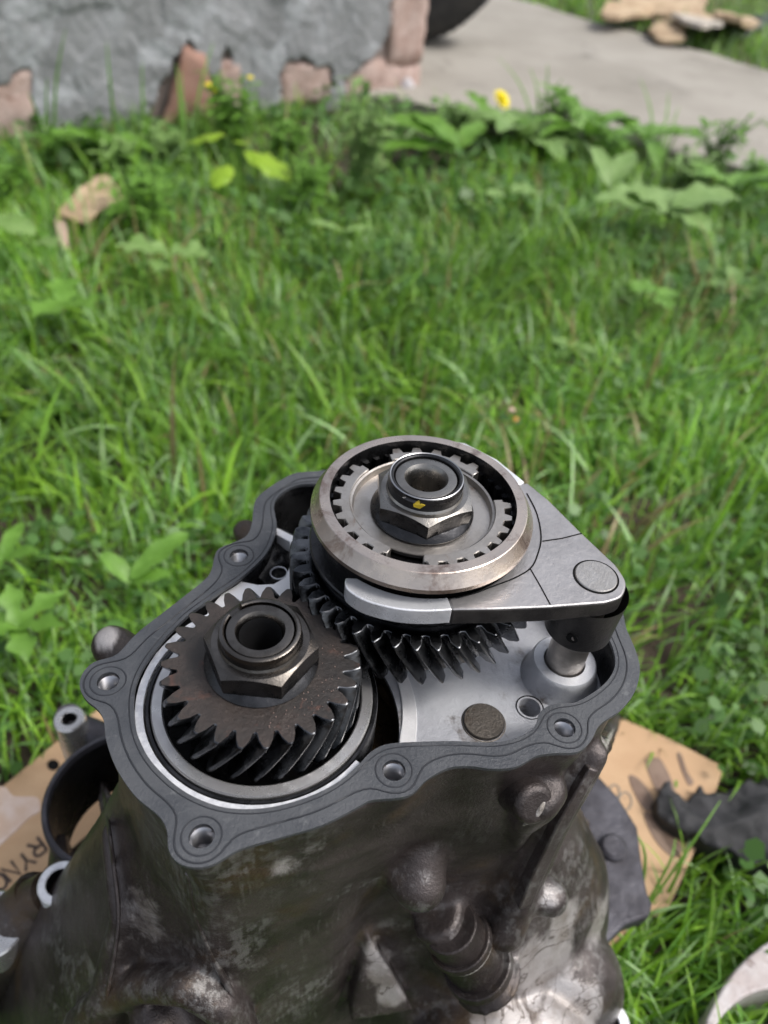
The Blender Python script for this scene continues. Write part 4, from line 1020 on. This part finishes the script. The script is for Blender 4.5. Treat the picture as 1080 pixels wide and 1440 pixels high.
# broad-leaved weeds: pixel of the root, label, leaves
def rosette(n_, L, Wd, lobes=0, seed=0, lift=(.3, .9), z0=.01, curl=(.2, .6), a0=0, spread=360):
    r = random.Random(seed); return [(a0+spread*i/n_+r.uniform(-15, 15), L*r.uniform(.75, 1.15), Wd*r.uniform(.8, 1.15), r.uniform(*lift), r.uniform(*curl), lobes, z0) for i in range(n_)]
plant('broadleaf_weed', g0(640, 232), 'large long leaves of a weed at the bare soil beside the path', 'weed', [(165, .20, .075, .35, .25, 0, .03), (195, .17, .065, .2, .2, 0, .02), (140, .15, .06, .5, .3, 0, .03), (60, .12, .05, .6, .3, 0, .02)], M_LEAF)
plant('broadleaf_weed', g0(735, 205), 'wide pale leaved weed just below the dandelion', 'weed', rosette(9, .17, .075, 0, 3, (.25, .8)), M_PALEL)
plant('dock_plant', g0(930, 345), 'largest pale dusty leaved dock in the lawn at right', 'weed', [(185, .14, .10, .25, .15, 0, .05), (20, .13, .085, .3, .2, 0, .06), (150, .10, .07, .4, .2, 0, .05), (300, .09, .06, .3, .3, 0, .05), (80, .10, .06, .5, .3, 0, .04)], M_PALEL)
plant('dock_plant', g0(850, 290), 'pale upright leaf pair left of and behind the large dock', 'weed', [(60, .11, .045, .6, .2, 0, .03), (110, .10, .04, .7, .2, 0, .03)], M_PALEL)
plant('round_leaf_weed', g0(705, 322), 'round pale leaf weed in mid lawn below the dandelion', 'weed', [(0, .055, .05, .1, .1, 0, .06), (200, .04, .04, .2, .1, 0, .05)], M_PALEL)
plant('round_leaf_weed', g0(908, 470), 'round soft leaf weed in the lawn straight below the large dock', 'weed', [(180, .045, .042, .1, .1, 0, .06), (30, .035, .03, .2, .1, 0, .05), (280, .04, .03, .2, .1, 0, .05)], M_LEAF)
plant('lobed_leaf_weed', g0(242, 420), 'weed with light lobed leaves in the middle of the left lawn', 'weed', [(180, .07, .045, .15, .1, 2, .06), (0, .06, .045, .15, .1, 2, .06), (270, .05, .03, .2, .1, 2, .05)], M_PALEL)
plant('lobed_leaf_weed', g0(62, 395), 'light green broad leaf weed near the left edge under the torn scraps', 'weed', [(160, .075, .05, .2, .1, 0, .06), (330, .05, .035, .3, .1, 0, .05)], M_PALEL)
plant('lobed_leaf_weed', g0(108, 482), 'jagged leaf weed below the broad leaf weed at left', 'weed', [(250, .06, .04, .2, .1, 2, .05), (120, .05, .035, .3, .1, 2, .05), (330, .05, .035, .3, .1, 2, .05)], M_LEAF)
plant('plantain', g0(196, 872), 'bright green broad leaves standing just left of the gearbox rim', 'weed', [(50, .062, .022, .45, .2, 0, .045), (150, .035, .016, .7, .2, 0, .04), (10, .035, .015, .5, .2, 0, .04)], M_LEAF)
plant('plantain', g0(45, 935), 'cluster of bright leaves at the left edge level with the gearbox', 'weed', rosette(6, .040, .018, 2, 8, (.2, .8), .04), M_LEAF)
plant('plantain', g0(20, 830), 'dim leaf cluster at the left edge above the bright cluster', 'weed', rosette(4, .042, .018, 0, 9, (.2, .8), .03), M_LEAF)
plant('plantain', g0(1075, 1290), 'pale rounded leaf by the right edge between cloth and pale casting', 'weed', [(180, .028, .024, .3, .1, 0, .06), (120, .03, .02, .4, .1, 0, .05)], M_PALEL)
plant('plantain', g0(480, 375), 'pale yellowish leaves in mid lawn above the gearbox', 'weed', [(170, .06, .02, .2, .1, 0, .05), (10, .05, .02, .2, .1, 0, .05)], M_PALEL)
plant('plantain', g0(1010, 300), 'leafy weed right of the large dock', 'weed', rosette(7, .10, .04, 0, 14, (.3, .8), .04), M_LEAF)
plant('plantain', g0(820, 210), 'leafy weed at the path edge right of the dandelion', 'weed', rosette(8, .15, .045, 0, 15, (.4, .9), .02), M_LEAF)
plant('plantain', g0(900, 215), 'leafy weed at the path edge above the large dock', 'weed', rosette(8, .14, .045, 0, 16, (.4, .9), .02), M_LEAF)
plant('plantain', g0(150, 235), 'leafy weed at the wall foot behind the torn tan scrap', 'weed', rosette(8, .10, .04, 0, 17, (.3, .9), .03), M_LEAF)
plant('clover_clump', g0(420, 300), 'soft green leafy clump in the lawn below the lime sapling', 'weed', rosette(8, .07, .03, 0, 41, (.3, .9), .0), M_LEAF)
plant('clover_clump', g0(590, 420), 'small leafy clump in the lawn straight above the synchroniser', 'weed', rosette(7, .045, .022, 0, 42, (.3, .9), .0), M_LEAF)
plant('clover_clump', g0(1030, 420), 'leafy clump at the right edge of the lawn below the large dock', 'weed', rosette(8, .06, .03, 0, 43, (.3, .9), .0), M_PALEL)
plant('clover_clump', g0(800, 500), 'small pale leaf clump in the lawn above the fork', 'weed', rosette(6, .04, .02, 0, 44, (.3, .9), .0), M_PALEL)
plant('clover_clump', g0(310, 510), 'small leaf clump in the left lawn above the gearbox rim', 'weed', rosette(6, .04, .022, 0, 45, (.3, .9), .0), M_LEAF)
plant('clover_clump', g0(60, 600), 'small leaf clump by the left edge in mid lawn', 'weed', rosette(6, .04, .018, 0, 46, (.3, .9), .0), M_LEAF)
# feathery weeds by the wall: stems with many small leaves
def feathery(name, px, py, lab, nst, H, seed, m=M_LEAF, flowers=0):
    r = random.Random(seed); b = g0(px, py); e = empty(name, b); tag(e, lab, 'weed'); lv = []; stv = []; tips = []
    for s in range(nst):
        a = r.uniform(0, 2*math.pi); ln = r.uniform(.25, .8)*H*.55; top = Vector((b[0]+math.cos(a)*ln, b[1]+math.sin(a)*ln, H*r.uniform(.7, 1.05)))
        base = Vector((b[0]+r.uniform(-.02, .02), b[1]+r.uniform(-.02, .02), 0)); midp = base.lerp(top, .5)+Vector((0, 0, .1*H)); pts = [base, midp, top]
        stv.append(tube_d(pts, [.0022, .0016, .0008], 5)); tips.append(top)
        for k in range(16):
            t = .25+.75*k/16; p_ = base.lerp(midp, t*2) if t < .5 else midp.lerp(top, t*2-1); aa = r.uniform(0, 2*math.pi)
            lv.append(leaf_d(p_, (math.cos(aa), math.sin(aa)), r.uniform(.022, .045), r.uniform(.006, .014), 2, .2, r.uniform(-.2, .7), 5))
    part(mk('stem', *join_d(stv), M_STEM, None, 60), e); o = mk('foliage', *join_d(lv), m, None, 0, fix=False); o['kind'] = 'stuff'; part(o, e)
    for k in range(flowers): part(mk('flower', *ball_d(tips[k]+Vector((0, 0, .004)), .0065, 8, (1, 1, .6)), M_FLOW, None, 60), e)
feathery('feathery_weed', 330, 215, 'bushy feathery weed with tiny yellow flowers against the red brick shard', 14, .16, 21, M_LEAF, 3)
feathery('feathery_weed', 505, 262, 'grey green feathery weed at the bare soil under the wall', 11, .20, 22, M_PALEL)
feathery('feathery_weed', 1000, 245, 'fine leaved weed at the path edge far right', 8, .15, 23)
feathery('feathery_weed', 200, 330, 'fine leaved low weed in the lawn right of the torn scraps', 8, .12, 24, M_LEAF)
for k, (qx, qy, wh, n_, H_) in enumerate(((95, 235, 'left of the tall stalks in front of the left pink brick', 8, .08), (240, 235, 'at the wall foot under the red shard', 9, .09), (395, 225, 'between the lime sapling and the middle pink brick', 9, .09),
        (440, 300, 'under the grey green feathery weed', 7, .12), (650, 200, 'left of the dandelion flower', 8, .10), (775, 195, 'right of the dandelion flower', 9, .12), (850, 235, 'behind the upright leaf pair', 9, .10), (960, 275, 'behind the large dock', 9, .09), (1060, 270, 'at the right edge by the path', 8, .08), (20, 270, 'at the left edge below the wall', 8, .07), (170, 250, 'beside the torn tan scrap toward the wall', 8, .08))):
    feathery('leafy_weed', qx, qy, 'leafy weed '+wh, n_, H_, 60+k, (M_LEAF, M_PALEL, M_LEAF)[k % 3])
# tall grass stalks against the wall
def stalk(px, py, tops, lab, bw=.004):
    b = g0(px, py); e = empty('tall_grass_tuft', b); tag(e, lab, 'grass tuft')
    for (tx, ty, hh_) in tops:
        t = P(tx, ty, hh_); bb = Vector((b[0], b[1], 0)); m_ = bb.lerp(t, .5)+Vector((0, 0, .03)); p_ = catmull([bb, m_, t], 5, False); L = []
        vs, fs = [], []
        for i, q in enumerate(p_):
            w_ = bw*(1-i/len(p_))+.0004; vs += [q+Vector((w_, 0, 0)), q+Vector((0, -w_*.3, 0)), q-Vector((w_, 0, 0))]
            if i: a = (i-1)*3; fs += [(a, a+1, a+4, a+3), (a+1, a+2, a+5, a+4)]
        part(mk('blade', vs, fs, M_LEAF, None, 0, fix=False), e)
stalk(72, 225, [(92, 42, .32), (66, 110, .38), (40, 130, .4)], 'long curving grass stalks in front of the left pink brick')
stalk(165, 215, [(156, 110, .40), (150, 60, .36)], 'two upright grass blades against the wall left of the red shard')
stalk(205, 225, [(200, 88, .38), (215, 150, .42)], 'dark upright grass blades just left of the red shard')
stalk(262, 235, [(255, 100, .40), (248, 90, .4), (300, 60, .38)], 'thin grass blades rising in front of the red shard')
stalk(905, 1285, [(1013, 1126, .46), (950, 1180, .49), (884, 1160, .47)], 'single bright grass stalks leaning over the cardboard toward the black cloth', .0011)
stalk(762, 190, [(700, 80, .42), (745, 95, .42), (770, 90, .4), (790, 110, .42)], 'tall seed grass at the path edge right of the dandelion')
stalk(925, 240, [(955, 150, .44), (940, 130, .42), (900, 110, .42)], 'tall thin blades standing against the path at upper right')

# ---------------------------------------------------------------- lawn
def blades(N, xy, hmin, hmax, wmin, wmax, seed, dry=.05, segs=4, flatness=1.0):
    rg = np.random.default_rng(seed); n_ = len(xy)
    H = rg.uniform(hmin, hmax, n_)*(.75+.5*rg.random(n_)**2); W = rg.uniform(wmin, wmax, n_)
    # clumpy directions from sine fields
    x, y = xy[:, 0], xy[:, 1]
    th = 2.6*np.sin(x*9+1.3*np.sin(y*7))+2.2*np.cos(y*8+1.7*np.sin(x*6+2))+rg.normal(0, 1.25, n_)
    lean = np.clip(rg.normal(1.0, .55, n_)*flatness, .02, 2.1)
    dx, dy = np.cos(th), np.sin(th); ph = th+math.pi/2+rg.normal(0, .5, n_)
    sx, sy = np.cos(ph), np.sin(ph)
    V = np.zeros((n_, segs*2+1, 3)); z = np.zeros(n_); px = x.copy(); py = y.copy(); pz = np.zeros(n_)
    a = lean*.25
    for s in range(segs+1):
        t = s/segs
        wd = W*(1-t**2.2)*.5
        if s < segs:
            V[:, 2*s] = np.stack([px+sx*wd, py+sy*wd, pz], 1); V[:, 2*s+1] = np.stack([px-sx*wd, py-sy*wd, pz], 1)
        else: V[:, 2*s] = np.stack([px, py, pz], 1)
        a = lean*(.3+1.25*t); st_ = H/segs
        px = px+dx*np.sin(a)*st_; py = py+dy*np.sin(a)*st_; pz = np.maximum(pz+np.cos(a)*st_, .004)
    nv_ = segs*2+1; F_ = []
    base = (np.arange(n_)*nv_)[:, None]
    tr = []
    for s in range(segs-1): tr += [(2*s, 2*s+1, 2*s+3), (2*s, 2*s+3, 2*s+2)]
    tr.append((2*segs-2, 2*segs-1, 2*segs))
    T = (base[:, :, None]+np.array(tr)[None]).reshape(-1, 3)
    pal = np.array([(.12, .25, .022), (.19, .36, .030), (.26, .44, .050), (.15, .30, .050), (.32, .46, .16), (.24, .42, .028)])*np.array([1.0, 1.06, 1.35])
    cl = .5+.5*np.sin(x*5+2*np.sin(y*4)); k = rg.integers(0, len(pal), n_); c = pal[k]*(rg.uniform(.7, 1.3, n_)*(.85+.35*cl))[:, None]
    pr_ = (x > .25*y) & (y > 1.0) & (rg.random(n_) < .4); c[pr_] = c[pr_]*.55+np.array([.30, .40, .22])*.45  # pale tint on the far right blades paints in the sky-lit haze
    dryd = rg.random(n_) < dry*(.4+1.6*(np.sin(x*7+4)*np.sin(y*6+1) > .35)); c[dryd] = np.array([.34, .27, .13])*rg.uniform(.7, 1.2, (dryd.sum(), 1))
    Cc = np.repeat(c, nv_, 0)
    return V.reshape(-1, 3), T, Cc
def npoly(pts): return np.array([(p.x, p.y) for p in pts])
ex_path = npoly(path_poly); ex_card = npoly(offset(flat(cb), -.006)); ex_ring = npoly(cp); ex_rag = npoly(offset(rr_, -.01))
def sample(n_, y0, y1, seed, margin=.25, soil=True):
    rg = np.random.default_rng(seed); y = y0+(y1-y0)*rg.random(n_)
    xl = -.62*y-.28; xr = .62*y+.30; x = xl+(xr-xl)*rg.random(n_); xy = np.stack([x, y], 1)
    k = ~inside(xy, ex_path) & ~inside(xy, ex_card) & ~inside(xy, ex_ring) & ~inside(xy, ex_rag)
    wu = (x-Aw.x)*uw.x+(y-Aw.y)*uw.y; wn = (x-Aw.x)*nw.x+(y-Aw.y)*nw.y
    k &= ~((wn < .01) & (wn > -.4) & (wu < Lw+.03)) & ~((wn < -.3) & (wu < Lw))
    s = P(520, 215, .56); s2 = P(600, 175, .56)
    if soil:
        d = np.minimum(np.hypot((x-s.x)/.28, (y-s.y)/.22), np.hypot((x-s2.x)/.28, (y-s2.y)/.2)); k &= (d > 1) | (rg.random(n_) < .18)
        dd = np.hypot((x-P(560, 330, .56).x)/.16, (y-P(560, 330, .56).y)/.12); k &= (dd > 1) | (rg.random(n_) < .55)
    fl_ = np.sin(x*23+2*np.sin(y*17))*np.cos(y*21+1.5*np.sin(x*13)); k &= (fl_ > -.35) | (rg.random(n_) < .35)
    xb = P(130, 275, .54); k &= np.hypot(x-xb.x, y-xb.y) > .05
    return xy[k]
batches = [
    (sample(26000, -.02, .75, 1), .030, .075, .0020, .0042, 11, .05, 5),
    (sample(34000, .70, 1.35, 2), .035, .090, .0026, .0058, 12, .08, 5),
    (sample(32000, 1.30, 2.4, 3), .032, .080, .0032, .0070, 13, .06, 4),
    (sample(2600, .55, 1.5, 5), .08, .13, .0035, .0075, 15, .16, 6),
    (sample(2500, 1.4, 2.2, 6), .06, .11, .004, .008, 16, .08, 6),
    (sample(24000, 2.2, 5.2, 4), .05, .12, .006, .011, 14, .05, 3),
]
Vs, Ts, Cs = [], [], []; off_ = 0
for xy, h0, h1, w0, w1, sd_, dr, sg in batches:
    v, t_, c = blades(len(xy), xy, h0, h1, w0, w1, sd_, dr, sg); Vs.append(v); Ts.append(t_+off_); Cs.append(c); off_ += len(v)
def fastmesh(name, V, T, C_, m):
    me = bpy.data.meshes.new(name); me.vertices.add(len(V)); me.vertices.foreach_set('co', V.astype(np.float32).ravel())
    me.loops.add(len(T)*3); me.loops.foreach_set('vertex_index', T.astype(np.int32).ravel()); me.polygons.add(len(T))
    me.polygons.foreach_set('loop_start', (np.arange(len(T))*3).astype(np.int32)); me.polygons.foreach_set('loop_total', np.full(len(T), 3, np.int32))
    me.update(calc_edges=True); ca = me.attributes.new('tint', 'FLOAT_COLOR', 'POINT'); ca.data.foreach_set('color', np.concatenate([C_, np.ones((len(C_), 1))], 1).astype(np.float32).ravel())
    o = bpy.data.objects.new(name, me); COL.objects.link(o); me.materials.append(m); me.shade_smooth(); return o
lawn = fastmesh('lawn_grass', np.concatenate(Vs), np.concatenate(Ts), np.concatenate(Cs), M_GRASS); tag(lawn, 'long unmown green lawn grass with dry straws covering the ground', 'grass', kind='stuff')
# low small-leaved ground cover between the blades
def cover(n_, y0, y1, seed, smin, smax):
    xy = sample(n_, y0, y1, seed, soil=False); rg = np.random.default_rng(seed); fld = np.sin(xy[:, 0]*8+np.sin(xy[:, 1]*5))*np.cos(xy[:, 1]*7+1); xy = xy[fld > -.1]; n_ = len(xy)
    s = rg.uniform(smin, smax, n_); th = rg.uniform(0, 6.28, n_); z = rg.uniform(.01, .055, n_); V = np.zeros((n_, 6, 3)); tx = rg.normal(0, .35, n_); ty = rg.normal(0, .35, n_)
    shape = [(0, 0), (.35, .38), (.75, .36), (1, 0), (.75, -.36), (.35, -.38)]
    for i, (a, b) in enumerate(shape):
        lx = a*np.cos(th)-b*np.sin(th); ly = a*np.sin(th)+b*np.cos(th); V[:, i] = np.stack([xy[:, 0]+s*lx, xy[:, 1]+s*ly, np.maximum(z+s*(lx*tx+ly*ty), .003)], 1)
    T = ((np.arange(n_)*6)[:, None, None]+np.array([(0, 1, 5), (1, 2, 5), (2, 4, 5), (2, 3, 4)])[None]).reshape(-1, 3)
    c = np.array([(.07, .17, .03), (.10, .22, .05), (.14, .26, .08)])[rg.integers(0, 3, n_)]*rg.uniform(.7, 1.2, (n_, 1)); return V.reshape(-1, 3), T, np.repeat(c, 6, 0)
a_ = cover(7000, 0, 1.2, 31, .006, .016); b_ = cover(12000, 1.1, 2.4, 32, .010, .030)
o = fastmesh('ground_cover_leaves', np.concatenate([a_[0], b_[0]]), np.concatenate([a_[1], b_[1]+len(a_[0])]), np.concatenate([a_[2], b_[2]]), M_GRASS); tag(o, 'low small leaved clover and seedlings growing between the grass blades', 'ground cover', kind='stuff')
